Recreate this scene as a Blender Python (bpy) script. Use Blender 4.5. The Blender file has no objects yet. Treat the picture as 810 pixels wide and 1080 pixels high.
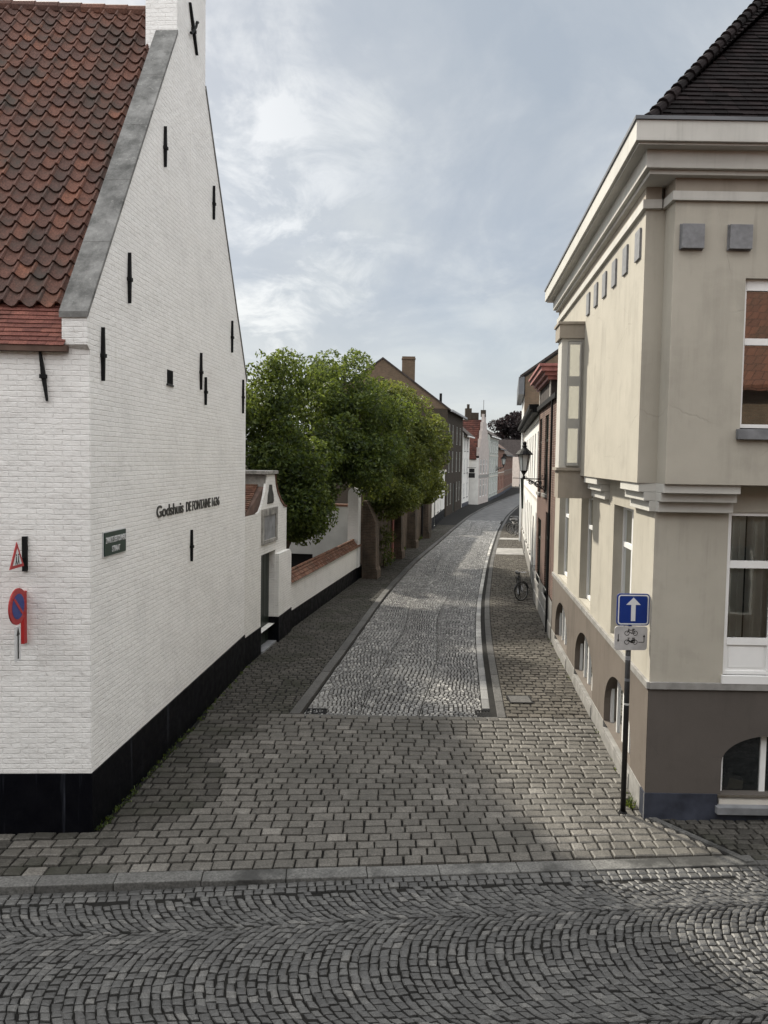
import bpy, bmesh, math, random
from mathutils import Vector, Matrix, noise

random.seed(11)
SC = bpy.context.scene
COL = SC.collection
rad = math.radians
rnd = random.uniform

# ------------------------------------------------------------------ camera
EYE = 5.2
def make_camera():
    p, r = rad(-3.0), rad(0.94)
    fwd = Vector((0, math.cos(p), math.sin(p)))
    up0 = Vector((0, -math.sin(p), math.cos(p)))
    rt0 = Vector((1, 0, 0))
    rt = rt0 * math.cos(r) + up0 * math.sin(r)
    up = up0 * math.cos(r) - rt0 * math.sin(r)
    cam = bpy.data.cameras.new('camera')
    cam.sensor_width = 36.0
    cam.lens = 36.0 * 811 / 1080
    cam.shift_y = -(540 - 526.3) / 1080
    cam.clip_start, cam.clip_end = 0.1, 3000
    o = bpy.data.objects.new('camera', cam)
    m = Matrix((rt, up, -fwd)).transposed().to_4x4()
    m.translation = Vector((0, 0, EYE))
    o.matrix_world = m
    COL.objects.link(o)
    SC.camera = o
make_camera()

# ------------------------------------------------------------------ sky, sun, exposure
SUN_AZ, SUN_EL = 36.5, 39.0          # degrees left of the street axis (+Y), height
def make_world():
    w = bpy.data.worlds.new('World')
    SC.world = w
    w.use_nodes = True
    nt = w.node_tree
    nt.nodes.clear()
    N, L = nt.nodes, nt.links
    def nd(t, **kw):
        n = N.new(t)
        for k, v in kw.items():
            setattr(n, k, v)
        return n
    def math_(op, a, b=None, c=None, clamp=False):
        n = nd('ShaderNodeMath', operation=op, use_clamp=clamp)
        for i, v in enumerate((a, b, c)):
            if v is None: continue
            if isinstance(v, (int, float)): n.inputs[i].default_value = v
            else: L.new(v, n.inputs[i])
        return n.outputs[0]
    def ramp(fac, stops):
        n = nd('ShaderNodeValToRGB')
        el = n.color_ramp.elements
        while len(el) < len(stops): el.new(0.5)
        for e, (p, c) in zip(el, stops):
            e.position = p
            e.color = (c, c, c, 1) if isinstance(c, (int, float)) else (*c, 1)
        L.new(fac, n.inputs[0])
        return n.outputs[0]
    def mixc(f, a, b):
        n = nd('ShaderNodeMix', data_type='RGBA')
        for i, v in ((0, f), (6, a), (7, b)):
            if isinstance(v, (int, float)): n.inputs[i].default_value = v
            elif isinstance(v, tuple): n.inputs[i].default_value = (*v, 1)
            else: L.new(v, n.inputs[i])
        return n.outputs[2]
    sky = nd('ShaderNodeTexSky', sky_type='NISHITA')
    sky.sun_disc = False
    sky.sun_elevation = rad(SUN_EL)
    sky.sun_rotation = rad(-SUN_AZ)
    sky.air_density, sky.dust_density, sky.ozone_density = 1.0, 1.5, 1.0
    tc = nd('ShaderNodeTexCoord')
    sep = nd('ShaderNodeSeparateXYZ')
    L.new(tc.outputs['Generated'], sep.inputs[0])
    X, Y, Z = sep.outputs
    zz = math_('ADD', math_('MAXIMUM', Z, 0.0), 0.16)
    cx, cy = math_('DIVIDE', X, zz), math_('DIVIDE', Y, zz)
    comb = nd('ShaderNodeCombineXYZ')
    L.new(cx, comb.inputs[0]); L.new(cy, comb.inputs[1])
    def cloud(scale, detail, dist, off, rough=0.55):
        mp = nd('ShaderNodeMapping')
        mp.inputs['Location'].default_value = off
        mp.inputs['Scale'].default_value = (1.25, 0.8, 1)
        L.new(comb.outputs[0], mp.inputs[0])
        n = nd('ShaderNodeTexNoise')
        n.inputs['Scale'].default_value = scale
        n.inputs['Detail'].default_value = detail
        n.inputs['Roughness'].default_value = rough
        n.inputs['Distortion'].default_value = dist
        L.new(mp.outputs[0], n.inputs[0])
        return n.outputs[0]
    big = cloud(0.55, 3, 0.2, (3.1, 1.7, 0))
    mid = cloud(1.5, 8, 0.35, (18.7, 17.3, 0), 0.6)
    fine = cloud(3.2, 9, 0.5, (11.0, 6.0, 0), 0.62)
    cover = ramp(big, [(0.34, 0.70), (0.62, 1.0)])
    # grey-blue veil, its lighter and darker banks
    veil = ramp(mid, [(0.34, (0.345, 0.390, 0.445)), (0.50, (0.405, 0.443, 0.487)), (0.66, (0.51, 0.54, 0.555))])
    # bright tufts, mostly towards the veiled sun on the left
    tuft = math_('MULTIPLY', ramp(fine, [(0.46, 0.0), (0.60, 1.0)]), ramp(mid, [(0.42, 0.0), (0.56, 1.0)]))
    sunside = ramp(math_('ADD', math_('MULTIPLY', X, -0.9), 0.35), [(0.32, 0.12), (0.48, 1.0)])
    tuft = math_('MULTIPLY', tuft, sunside)
    col = mixc(math_('MULTIPLY', tuft, 0.95), veil, (0.80, 0.81, 0.80))
    glow = ramp(math_('ADD', math_('MULTIPLY', X, -1.0), 0.2), [(0.05, 0.0), (0.75, 0.5)])
    col = mixc(glow, col, (0.61, 0.625, 0.63))
    low = ramp(Z, [(0.0, 0.85), (0.09, 0.55), (0.20, 0.0)])
    col = mixc(low, col, (0.585, 0.615, 0.62))
    # the cloud deck behind the viewer and overhead is front-lit and brighter
    back = ramp(math_('ADD', math_('MULTIPLY', Y, -0.5), 0.5), [(0.25, 1.0), (0.70, 2.7)])
    over = ramp(Z, [(0.52, 1.0), (0.80, 2.4)])
    gain = math_('MULTIPLY', back, over)
    away = ramp(math_('MULTIPLY', gain, 0.2), [(0.22, 0.0), (0.42, 1.0)])
    col = mixc(away, col, (0.452, 0.452, 0.448))
    b1 = nd('ShaderNodeBackground'); b1.inputs[1].default_value = 0.07
    L.new(sky.outputs[0], b1.inputs[0])
    b2 = nd('ShaderNodeBackground')
    L.new(col, b2.inputs[0]); L.new(gain, b2.inputs[1])
    mx = nd('ShaderNodeMixShader')
    L.new(math_('MULTIPLY', cover, 0.93), mx.inputs[0])
    L.new(b1.outputs[0], mx.inputs[1]); L.new(b2.outputs[0], mx.inputs[2])
    out = nd('ShaderNodeOutputWorld')
    L.new(mx.outputs[0], out.inputs[0])
make_world()

def make_sun():
    d = bpy.data.lights.new('sun', 'SUN')
    d.energy = 5.0
    d.angle = rad(2.4)
    d.color = (1.0, 0.93, 0.80)
    o = bpy.data.objects.new('sun', d)
    a, e = rad(SUN_AZ), rad(SUN_EL)
    to = Vector((-math.sin(a) * math.cos(e), math.cos(a) * math.cos(e), math.sin(e)))
    o.rotation_euler = to.to_track_quat('Z', 'Y').to_euler()
    o.location = (-30, 40, 50)
    COL.objects.link(o)
make_sun()
SC.view_settings.view_transform = 'Standard'
SC.view_settings.look = 'None'
SC.view_settings.exposure = 0.4
SC.view_settings.gamma = 1.0
SC.render.engine = 'CYCLES'
SC.cycles.max_bounces = 6
SC.cycles.caustics_reflective = False
SC.cycles.caustics_refractive = False

# ------------------------------------------------------------------ material helpers
class NT:
    def __init__(s, name):
        s.m = bpy.data.materials.new(name)
        s.m.use_nodes = True
        s.t = s.m.node_tree
        s.t.nodes.clear()
        s.out = s.t.nodes.new('ShaderNodeOutputMaterial')
        s.bs = s.t.nodes.new('ShaderNodeBsdfPrincipled')
        s.t.links.new(s.bs.outputs[0], s.out.inputs[0])
        s.bs.inputs['Specular IOR Level'].default_value = 0.3
    def put(s, sock, v):
        if isinstance(v, bpy.types.NodeSocket): s.t.links.new(v, sock)
        elif isinstance(v, tuple) and len(v) == 3 and sock.type == 'RGBA': sock.default_value = (*v, 1)
        else: sock.default_value = v
    def n(s, typ, ins=None, out=0, **kw):
        x = s.t.nodes.new(typ)
        for k, v in kw.items(): setattr(x, k, v)
        for k, v in (ins or {}).items(): s.put(x.inputs[k], v)
        return x.outputs[out]
    def co(s): return s.n('ShaderNodeTexCoord', out=3)
    def math(s, op, a, b=0.0, clamp=False):
        return s.n('ShaderNodeMath', {0: a, 1: b}, operation=op, use_clamp=clamp)
    def noise(s, vec, scale, detail=4, rough=0.55, dist=0.0, out=0):
        return s.n('ShaderNodeTexNoise', {'Vector': vec, 'Scale': scale, 'Detail': detail, 'Roughness': rough, 'Distortion': dist}, out=out)
    def ramp(s, f, stops):
        x = s.t.nodes.new('ShaderNodeValToRGB')
        el = x.color_ramp.elements
        while len(el) < len(stops): el.new(0.5)
        for e, (p, c) in zip(el, stops):
            e.position = p
            e.color = (c, c, c, 1) if isinstance(c, (int, float)) else (*c, 1)
        s.put(x.inputs[0], f)
        return x.outputs[0]
    def mix(s, f, a, b, mode='MIX'):
        return s.n('ShaderNodeMix', {0: f, 6: a, 7: b}, out=2, data_type='RGBA', blend_type=mode)
    def bump(s, h, strength=0.5, dist=0.01, normal=None):
        ins = {'Height': h, 'Strength': strength, 'Distance': dist}
        if normal is not None: ins['Normal'] = normal
        return s.n('ShaderNodeBump', ins)
    def scale(s, vec, sc):
        return s.n('ShaderNodeMapping', {'Vector': vec, 'Scale': sc})
    def wallco(s):
        c = s.co()
        sp = s.t.nodes.new('ShaderNodeSeparateXYZ'); s.put(sp.inputs[0], c)
        u = s.math('ADD', sp.outputs[0], sp.outputs[1])
        return s.n('ShaderNodeCombineXYZ', {0: u, 1: sp.outputs[2]}), sp
    def island(s): return s.n('ShaderNodeNewGeometry', out=8)
    def done(s, base=None, rough=None, normal=None, spec=None, metal=None):
        if base is not None: s.put(s.bs.inputs['Base Color'], base)
        if rough is not None: s.put(s.bs.inputs['Roughness'], rough)
        if normal is not None: s.put(s.bs.inputs['Normal'], normal)
        if spec is not None: s.put(s.bs.inputs['Specular IOR Level'], spec)
        if metal is not None: s.put(s.bs.inputs['Metallic'], metal)
        return s.m

M = {}
def plain(name, c, rough=0.6, var=0.12, scale=3.0, bump=0.15, spec=0.3, metal=0.0, fine=60):
    t = NT(name); co = t.co()
    n = t.noise(co, scale, 5)
    lo = tuple(x * (1 - var * 1.6) for x in c); hi = tuple(min(1, x * (1 + var)) for x in c)
    col = t.ramp(n, [(0.3, lo), (0.7, hi)])
    b = t.bump(t.noise(co, fine, 3), bump, 0.004)
    M[name] = t.done(col, rough, b, spec, metal)
    return M[name]

def white_brick(name, c=(0.80, 0.793, 0.775), grime=0.5, bw=0.235, bh=0.068, dist=0.018):
    t = NT(name); vec, sp = t.wallco()
    wob = t.noise(t.scale(vec, (3, 9, 3)), 2.2, 3, out=1)
    v2 = t.n('ShaderNodeMix', {0: 0.028, 4: vec, 5: wob}, out=1, data_type='VECTOR')
    br = t.n('ShaderNodeTexBrick', {'Vector': v2, 'Scale': 1.0, 'Mortar Size': 0.0075, 'Mortar Smooth': 0.55,
             'Brick Width': bw, 'Row Height': bh, 'Color1': (0.35, 0.35, 0.35), 'Color2': (0.75, 0.75, 0.75), 'Mortar': (0, 0, 0)}, out=1)
    br2 = br.node.outputs[0]
    patch = t.noise(vec, 1.3, 6, 0.65)
    mid = t.noise(vec, 7, 5, 0.6)
    fine = t.noise(vec, 45, 4, 0.65)
    joint = t.math('MULTIPLY', br, t.ramp(t.noise(vec, 5.5, 6, 0.75), [(0.47, 0.0), (0.66, 1.0)]))
    col = t.ramp(patch, [(0.28, tuple(x * 0.90 for x in c)), (0.5, c), (0.75, tuple(min(1, x * 1.04) for x in c))])
    col = t.mix(t.math('MULTIPLY', joint, 0.55 * grime), col, (0.30, 0.285, 0.26))
    specks = t.ramp(fine, [(0.66, 0.0), (0.78, 1.0)])
    specks = t.math('MULTIPLY', specks, t.ramp(mid, [(0.5, 0.0), (0.72, 0.55)]))
    col = t.mix(t.math('MULTIPLY', specks, grime), col, (0.30, 0.27, 0.22))
    drip = t.math('MULTIPLY', t.ramp(t.noise(t.scale(vec, (7.0, 0.35, 1)), 1.4, 4, 0.6), [(0.58, 0.0), (0.74, 1.0)]), t.ramp(patch, [(0.45, 0.0), (0.62, 0.4)]))
    col = t.mix(t.math('MULTIPLY', drip, grime), col, (0.36, 0.33, 0.27))
    h = t.math('ADD', t.math('MULTIPLY', br, -0.30), t.math('MULTIPLY', br2, 0.22))
    h = t.math('ADD', h, t.math('MULTIPLY', mid, 1.0))
    h = t.math('ADD', h, t.math('MULTIPLY', fine, 0.35))
    h = t.math('ADD', h, t.math('MULTIPLY', patch, 3.0))
    M[name] = t.done(col, 0.75, t.bump(h, 0.75, dist), 0.25)

def brick(name, c1, c2, mortar, bw=0.22, bh=0.07, stain=(0.05, 0.045, 0.03), amt=0.5, dist=0.012):
    t = NT(name); vec, sp = t.wallco()
    br = t.n('ShaderNodeTexBrick', {'Vector': vec, 'Scale': 1.0, 'Mortar Size': 0.009, 'Mortar Smooth': 0.3, 'Bias': 0.0,
             'Brick Width': bw, 'Row Height': bh, 'Color1': c1, 'Color2': c2, 'Mortar': mortar}, out=0)
    f = br.node.outputs[1]
    st = t.ramp(t.noise(t.scale(vec, (1.0, 0.45, 1)), 0.9, 6, 0.68), [(0.40, 0.0), (0.68, amt)])
    col = t.mix(t.math('MULTIPLY', t.noise(vec, 13, 4), 0.5), br, tuple(x * 0.55 for x in c1))
    col = t.mix(st, col, stain)
    h = t.math('SUBTRACT', t.noise(vec, 22, 4), t.math('MULTIPLY', f, 0.8))
    M[name] = t.done(col, 0.85, t.bump(h, 0.7, dist), 0.15)

def render_wall(name, c, stain=0.25):
    t = NT(name); vec, sp = t.wallco()
    n = t.noise(vec, 0.9, 6, 0.6)
    streak = t.math('ADD', t.math('MULTIPLY', t.noise(t.scale(vec, (3.0, 0.22, 1)), 1.6, 5, 0.65), 0.45), t.math('MULTIPLY', t.noise(vec, 1.1, 5, 0.6, 0.6), 0.55))
    col = t.ramp(n, [(0.3, tuple(x * 0.9 for x in c)), (0.7, tuple(min(1, x * 1.05) for x in c))])
    col = t.mix(t.math('MULTIPLY', t.ramp(streak, [(0.50, 0.0), (0.64, 1.0)]), stain), col, tuple(x * 0.55 for x in c))
    wv = t.n('ShaderNodeMix', {0: 0.10, 4: vec, 5: t.noise(vec, 3.5, 5, 0.7, out=1)}, out=1, data_type='VECTOR')
    vo = t.n('ShaderNodeTexVoronoi', {'Vector': wv, 'Scale': 0.75}, feature='DISTANCE_TO_EDGE')
    crack = t.math('MULTIPLY', t.ramp(vo, [(0.0, 1.0), (0.006, 0.0)]), t.ramp(t.noise(vec, 0.8, 3), [(0.50, 0.0), (0.60, 0.7)]))
    col = t.mix(t.math('MULTIPLY', crack, stain * 0.9, clamp=True), col, tuple(x * 0.35 for x in c))
    runs = t.math('MULTIPLY', t.ramp(t.noise(t.scale(vec, (9.0, 0.30, 1)), 1.3, 3, 0.6), [(0.60, 0.0), (0.72, 1.0)]), t.ramp(t.noise(vec, 0.7, 3), [(0.46, 0.0), (0.62, 1.0)]))
    col = t.mix(t.math('MULTIPLY', runs, stain * 0.9, clamp=True), col, tuple(x * 0.5 for x in c))
    h = t.math('ADD', t.noise(vec, 90, 3), t.math('MULTIPLY', t.noise(vec, 6, 3), 1.5))
    h = t.math('SUBTRACT', t.math('ADD', h, t.math('MULTIPLY', t.noise(vec, 1.1, 3), 5.0)), t.math('MULTIPLY', crack, 1.5))
    M[name] = t.done(col, 0.8, t.bump(h, 0.22, 0.008), 0.2)

def island_mat(name, stops, rough=0.7, spec=0.3, nscale=14, bump=0.5, bdist=0.006, patch=None, pscale=0.8, pamt=0.6, pr=(0.5, 0.7), grain=True):
    """stones and tiles: every loose piece of the mesh has its own tone"""
    t = NT(name); co = t.co()
    i = t.island()
    col = t.ramp(i, stops)
    n = t.noise(co, nscale, 5, 0.65)
    fn = t.noise(co, nscale * 5, 3, 0.7)
    col = t.mix(1.0, col, t.ramp(fn, [(0.3, 0.45), (0.7, 1.55)]), 'MULTIPLY') if grain else col
    col = t.mix(t.ramp(n, [(0.3, 0.45), (0.62, 0.0)]), col, tuple(0.35 * x for x in stops[len(stops) // 2][1]))
    if patch:
        p = t.ramp(t.noise(co, pscale, 6, 0.65), [(pr[0], 0.0), (pr[1], pamt)])
        col = t.mix(p, col, patch)
    M[name] = t.done(col, rough, t.bump(t.noise(co, nscale * 3.0, 4), bump, bdist), spec)

def glass(name, tint=(0.02, 0.024, 0.026), refl=0.35, see=0.55):
    t = NT(name)
    fr = t.n('ShaderNodeFresnel', {'IOR': 1.6})
    gl = t.t.nodes.new('ShaderNodeBsdfGlossy'); gl.inputs['Roughness'].default_value = 0.02
    gl.inputs['Color'].default_value = (0.92, 0.95, 0.95, 1)
    co = t.co()
    t.put(gl.inputs['Normal'], t.bump(t.noise(co, 1.7, 2), 0.05, 0.02))
    tr = t.t.nodes.new('ShaderNodeBsdfTransparent'); tr.inputs[0].default_value = (0.86, 0.9, 0.88, 1)
    t.put(t.bs.inputs['Base Color'], tint); t.bs.inputs['Roughness'].default_value = 0.1
    m1 = t.t.nodes.new('ShaderNodeMixShader'); m1.inputs[0].default_value = see
    t.t.links.new(t.bs.outputs[0], m1.inputs[1]); t.t.links.new(tr.outputs[0], m1.inputs[2])
    m2 = t.t.nodes.new('ShaderNodeMixShader')
    f = t.math('ADD', t.math('MULTIPLY', fr, 1.0), refl * 0.35, clamp=True)
    t.put(m2.inputs[0], f)
    t.t.links.new(m1.outputs[0], m2.inputs[1]); t.t.links.new(gl.outputs[0], m2.inputs[2])
    t.t.links.new(m2.outputs[0], t.out.inputs[0])
    M[name] = t.m

def leaf_mat(name, stops, trans=(0.16, 0.24, 0.03)):
    t = NT(name)
    i = t.island()
    col = t.ramp(i, stops)
    t.put(t.bs.inputs['Base Color'], col); t.bs.inputs['Roughness'].default_value = 0.55
    tl = t.t.nodes.new('ShaderNodeBsdfTranslucent'); t.put(tl.inputs[0], t.mix(0.5, col, trans))
    m = t.t.nodes.new('ShaderNodeMixShader'); m.inputs[0].default_value = 0.42
    t.t.links.new(t.bs.outputs[0], m.inputs[1]); t.t.links.new(tl.outputs[0], m.inputs[2])
    t.t.links.new(m.outputs[0], t.out.inputs[0])
    M[name] = t.m

def tar_mat():
    t = NT('tar'); vec, sp = t.wallco()
    streak = t.noise(t.scale(vec, (4.0, 0.18, 1)), 1.5, 4, 0.6)
    dust = t.ramp(t.noise(vec, 3, 6, 0.7), [(0.45, 0.0), (0.8, 0.6)])
    col = t.mix(t.ramp(streak, [(0.60, 0.0), (0.70, 0.75)]), (0.0018, 0.0020, 0.0036), (0.040, 0.044, 0.056))
    col = t.mix(dust, col, (0.006, 0.0065, 0.009))
    M['tar'] = t.done(col, t.ramp(t.noise(vec, 5, 4), [(0.3, 0.32), (0.7, 0.6)]), t.bump(t.noise(vec, 14, 4), 0.35, 0.01), 0.10)

def lichen_stone(name, c):
    t = NT(name); co = t.co()
    n = t.noise(co, 2.2, 7, 0.72)
    f = t.noise(co, 16, 6, 0.7)
    col = t.ramp(n, [(0.30, tuple(0.42 * x for x in c)), (0.5, c), (0.66, tuple(min(1, 1.5 * x) for x in c))])
    col = t.mix(t.ramp(f, [(0.56, 0.0), (0.64, 0.5)]), col, (0.34, 0.34, 0.32))
    col = t.mix(t.ramp(t.noise(co, 4, 6, 0.75), [(0.52, 0.0), (0.64, 0.6)]), col, (0.055, 0.057, 0.054))
    M[name] = t.done(col, 0.85, t.bump(f, 0.6, 0.01), 0.2)

white_brick('whitewash')
white_brick('whitewash_worn', (0.74, 0.73, 0.70), 0.9)
white_brick('white_block', (0.70, 0.70, 0.69), 0.5)
tar_mat()
lichen_stone('coping_stone', (0.16, 0.16, 0.155))
lichen_stone('grey_stone', (0.27, 0.26, 0.24))
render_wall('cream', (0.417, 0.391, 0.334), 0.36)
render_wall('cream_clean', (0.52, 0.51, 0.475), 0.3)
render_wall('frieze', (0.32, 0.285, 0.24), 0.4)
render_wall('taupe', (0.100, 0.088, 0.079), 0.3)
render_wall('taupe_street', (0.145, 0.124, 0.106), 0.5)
plain('bluestone', (0.20, 0.205, 0.215), 0.6, 0.25, 3, 0.3)
plain('bluestone_dark', (0.040, 0.045, 0.062), 0.5, 0.35, 2.5, 0.3)
plain('sill_stone', (0.26, 0.253, 0.24), 0.7, 0.2, 4, 0.3)
plain('white_paint', (0.78, 0.78, 0.77), 0.4, 0.04, 2, 0.05)
plain('frame_grey', (0.33, 0.325, 0.305), 0.5, 0.08, 2, 0.05)
plain('offwhite_paint', (0.56, 0.53, 0.48), 0.5, 0.06, 2, 0.05)
plain('vent_grey', (0.20, 0.203, 0.212), 0.6, 0.15, 12, 0.25)
plain('iron', (0.009, 0.009, 0.0095), 0.65, 0.3, 12, 0.3, 0.15)
plain('zinc', (0.10, 0.105, 0.115), 0.45, 0.2, 2, 0.1, 0.5)
plain('lead', (0.30, 0.31, 0.33), 0.55, 0.3, 5, 0.2, 0.5)
plain('dark_void', (0.006, 0.006, 0.006), 0.9, 0.1)
plain('interior', (0.03, 0.03, 0.03), 0.9, 0.2)
plain('curtain', (0.78, 0.80, 0.79), 0.9, 0.1, 2)
plain('blind', (0.58, 0.58, 0.56), 0.8, 0.05, 2)
plain('sign_blue', (0.006, 0.03, 0.19), 0.35, 0.06, 5, 0.02, 0.5)
plain('sign_white', (0.62, 0.63, 0.64), 0.4, 0.05, 5, 0.02, 0.4)
plain('sign_plate_white', (0.40, 0.39, 0.385), 0.5, 0.12, 6, 0.05, 0.4)
plain('sign_red', (0.36, 0.018, 0.02), 0.4, 0.08, 6, 0.04, 0.4)
plain('sign_green', (0.008, 0.030, 0.022), 0.4, 0.1, 6, 0.04, 0.4)
plain('black_paint', (0.010, 0.010, 0.010), 0.4, 0.2, 8, 0.05, 0.4)
plain('pole_black', (0.014, 0.014, 0.015), 0.42, 0.3, 14, 0.2, 0.4)
plain('sticker', (0.45, 0.45, 0.43), 0.6, 0.2, 20, 0.1)
plain('door_green', (0.012, 0.018, 0.014), 0.45, 0.2)
plain('pink_paint', (0.32, 0.13, 0.115), 0.55, 0.2, 4)
plain('rubber', (0.012, 0.012, 0.012), 0.7, 0.2)
plain('chrome', (0.35, 0.35, 0.36), 0.3, 0.1, metal=0.8)
plain('frost_glass', (0.55, 0.58, 0.57), 0.25, 0.05, spec=0.5)
plain('bark', (0.045, 0.035, 0.026), 0.9, 0.35, 5, 0.8)
plain('shaded_white_block', (0.40, 0.40, 0.39), 0.85, 0.1, 1.5)  # shade on the white garden wall put into a greyer base colour
plain('soil', (0.05, 0.042, 0.032), 0.95, 0.3, 6, 0.5)
plain('mortar', (0.008, 0.0075, 0.0065), 0.95, 0.35, 5, 0.6)
plain('asphalt_far', (0.12, 0.12, 0.12), 0.75, 0.3, 1.5, 0.6, fine=9)
plain('cardboard', (0.74, 0.75, 0.72), 0.8, 0.08)
plain('cream_far', (0.52, 0.46, 0.36), 0.85, 0.1)
plain('pale_green', (0.42, 0.445, 0.415), 0.8, 0.1)
plain('pale_pink', (0.46, 0.41, 0.385), 0.8, 0.1)
plain('orange_wall', (0.25, 0.155, 0.115), 0.85, 0.15)
plain('brown_wall', (0.16, 0.11, 0.085), 0.85, 0.2)
plain('white_far', (0.72, 0.71, 0.68), 0.8, 0.07, 1.5)
plain('roof_dark', (0.045, 0.036, 0.033), 0.85, 0.3, 3, 0.6)
plain('roof_brown', (0.11, 0.07, 0.055), 0.85, 0.3, 3, 0.6)
plain('statue', (0.05, 0.05, 0.045), 0.8, 0.3)
brick('old_brick', (0.15, 0.105, 0.080), (0.085, 0.064, 0.052), (0.16, 0.145, 0.12), amt=0.95, stain=(0.018, 0.018, 0.014))
brick('brown_brick', (0.17, 0.115, 0.08), (0.12, 0.085, 0.06), (0.15, 0.13, 0.10), amt=0.4)
brick('dark_brick', (0.066, 0.050, 0.039), (0.046, 0.037, 0.030), (0.05, 0.046, 0.04), amt=0.3)
brick('red_brick', (0.19, 0.115, 0.092), (0.10, 0.062, 0.052), (0.30, 0.26, 0.23), amt=0.4, stain=(0.05, 0.03, 0.028))
island_mat('pantile', [(0.0, (0.074, 0.043, 0.036)), (0.3, (0.098, 0.051, 0.040)), (0.7, (0.120, 0.058, 0.043)), (0.93, (0.140, 0.064, 0.045)), (1.0, (0.18, 0.078, 0.050))],
           0.75, 0.25, 9, 0.4, 0.006, (0.045, 0.040, 0.034), 1.7, 0.85, (0.46, 0.66))
island_mat('flat_tile', [(0.0, (0.12, 0.045, 0.036)), (0.5, (0.165, 0.060, 0.046)), (1.0, (0.22, 0.088, 0.065))], 0.75, 0.25, 12, 0.4, 0.004,
           (0.07, 0.035, 0.028), 2.5, 0.6)
island_mat('slate_tile', [(0.0, (0.0070, 0.0056, 0.0058)), (0.5, (0.012, 0.0092, 0.0096)), (1.0, (0.021, 0.015, 0.0152))], 0.85, 0.08, 10, 0.5, 0.006)
island_mat('old_tile', [(0.0, (0.09, 0.045, 0.032)), (0.5, (0.14, 0.068, 0.045)), (1.0, (0.20, 0.11, 0.075))], 0.85, 0.2, 12, 0.5, 0.006,
           (0.06, 0.055, 0.04), 3, 0.6)
island_mat('red_far_tile', [(0.0, (0.052, 0.026, 0.022)), (0.5, (0.085, 0.034, 0.027)), (1.0, (0.12, 0.048, 0.036))], 0.85, 0.2, 4, 0.4)
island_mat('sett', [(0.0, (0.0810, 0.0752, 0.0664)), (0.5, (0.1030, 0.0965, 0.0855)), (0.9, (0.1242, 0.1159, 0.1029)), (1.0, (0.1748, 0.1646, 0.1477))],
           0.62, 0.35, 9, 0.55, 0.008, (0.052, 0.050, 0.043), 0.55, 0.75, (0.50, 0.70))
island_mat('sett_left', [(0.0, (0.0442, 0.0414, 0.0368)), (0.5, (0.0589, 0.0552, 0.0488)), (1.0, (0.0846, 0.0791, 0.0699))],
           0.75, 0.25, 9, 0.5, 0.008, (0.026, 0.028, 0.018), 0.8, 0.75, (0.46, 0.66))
island_mat('paver', [(0.0, (0.0561, 0.0497, 0.0423)), (0.5, (0.0819, 0.0736, 0.0616)), (1.0, (0.1178, 0.1058, 0.0902))],
           0.78, 0.25, 9, 0.45, 0.006, (0.075, 0.07, 0.055), 0.9, 0.6)
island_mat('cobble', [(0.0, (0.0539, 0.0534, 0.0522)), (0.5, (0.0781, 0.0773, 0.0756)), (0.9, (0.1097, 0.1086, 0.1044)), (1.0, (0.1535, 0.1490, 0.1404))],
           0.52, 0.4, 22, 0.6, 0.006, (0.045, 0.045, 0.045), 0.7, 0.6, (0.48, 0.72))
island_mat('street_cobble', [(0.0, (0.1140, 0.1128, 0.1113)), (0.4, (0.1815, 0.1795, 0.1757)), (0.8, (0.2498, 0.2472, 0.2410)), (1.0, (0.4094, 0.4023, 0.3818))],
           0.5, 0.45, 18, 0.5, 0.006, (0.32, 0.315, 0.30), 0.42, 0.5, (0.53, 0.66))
island_mat('kerb_stone', [(0.0, (0.095, 0.094, 0.090)), (1.0, (0.145, 0.143, 0.136))], 0.6, 0.3, 7, 0.5, 0.006, (0.028, 0.028, 0.027), 0.55, 0.85, (0.50, 0.58))
island_mat('kerb_dark', [(0.0, (0.062, 0.060, 0.058)), (1.0, (0.10, 0.097, 0.092))], 0.7, 0.3, 7, 0.5, 0.006)
island_mat('gutter_stone', [(0.0, (0.26, 0.255, 0.24)), (0.6, (0.40, 0.395, 0.375)), (1.0, (0.56, 0.55, 0.53))], 0.75, 0.3, 7, 0.5, 0.006)
glass('pane', refl=0.0, see=0.88); glass('pane_dark', refl=0.04, see=0.6)
leaf_mat('leaf_dark', [(0.0, (0.0036, 0.0089, 0.0026)), (0.45, (0.0160, 0.0337, 0.0071)), (0.8, (0.0533, 0.0844, 0.0196)), (1.0, (0.1510, 0.1865, 0.0666))], (0.3019, 0.3730, 0.0533))
leaf_mat('leaf_light', [(0.0, (0.0070, 0.0146, 0.0043)), (0.45, (0.0311, 0.0502, 0.0103)), (0.8, (0.0821, 0.1080, 0.0259)), (1.0, (0.1987, 0.2246, 0.0778))], (0.3629, 0.3888, 0.0605))
leaf_mat('leaf_copper', [(0.0, (0.014, 0.012, 0.014)), (1.0, (0.045, 0.034, 0.036))], (0.05, 0.03, 0.03))

# ------------------------------------------------------------------ mesh helpers
class Fr:
    """a facade: origin on the plan, direction along it, side its outside is on (+1 = right hand of the direction)"""
    def __init__(s, O, t, side):
        s.O = Vector((O[0], O[1], 0)); s.t = Vector((t[0], t[1], 0)).normalized()
        s.n = Vector((s.t.y, -s.t.x, 0)) * side
    def __call__(s, a, d, z): return s.O + s.t * a + s.n * d + Vector((0, 0, z))

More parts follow.
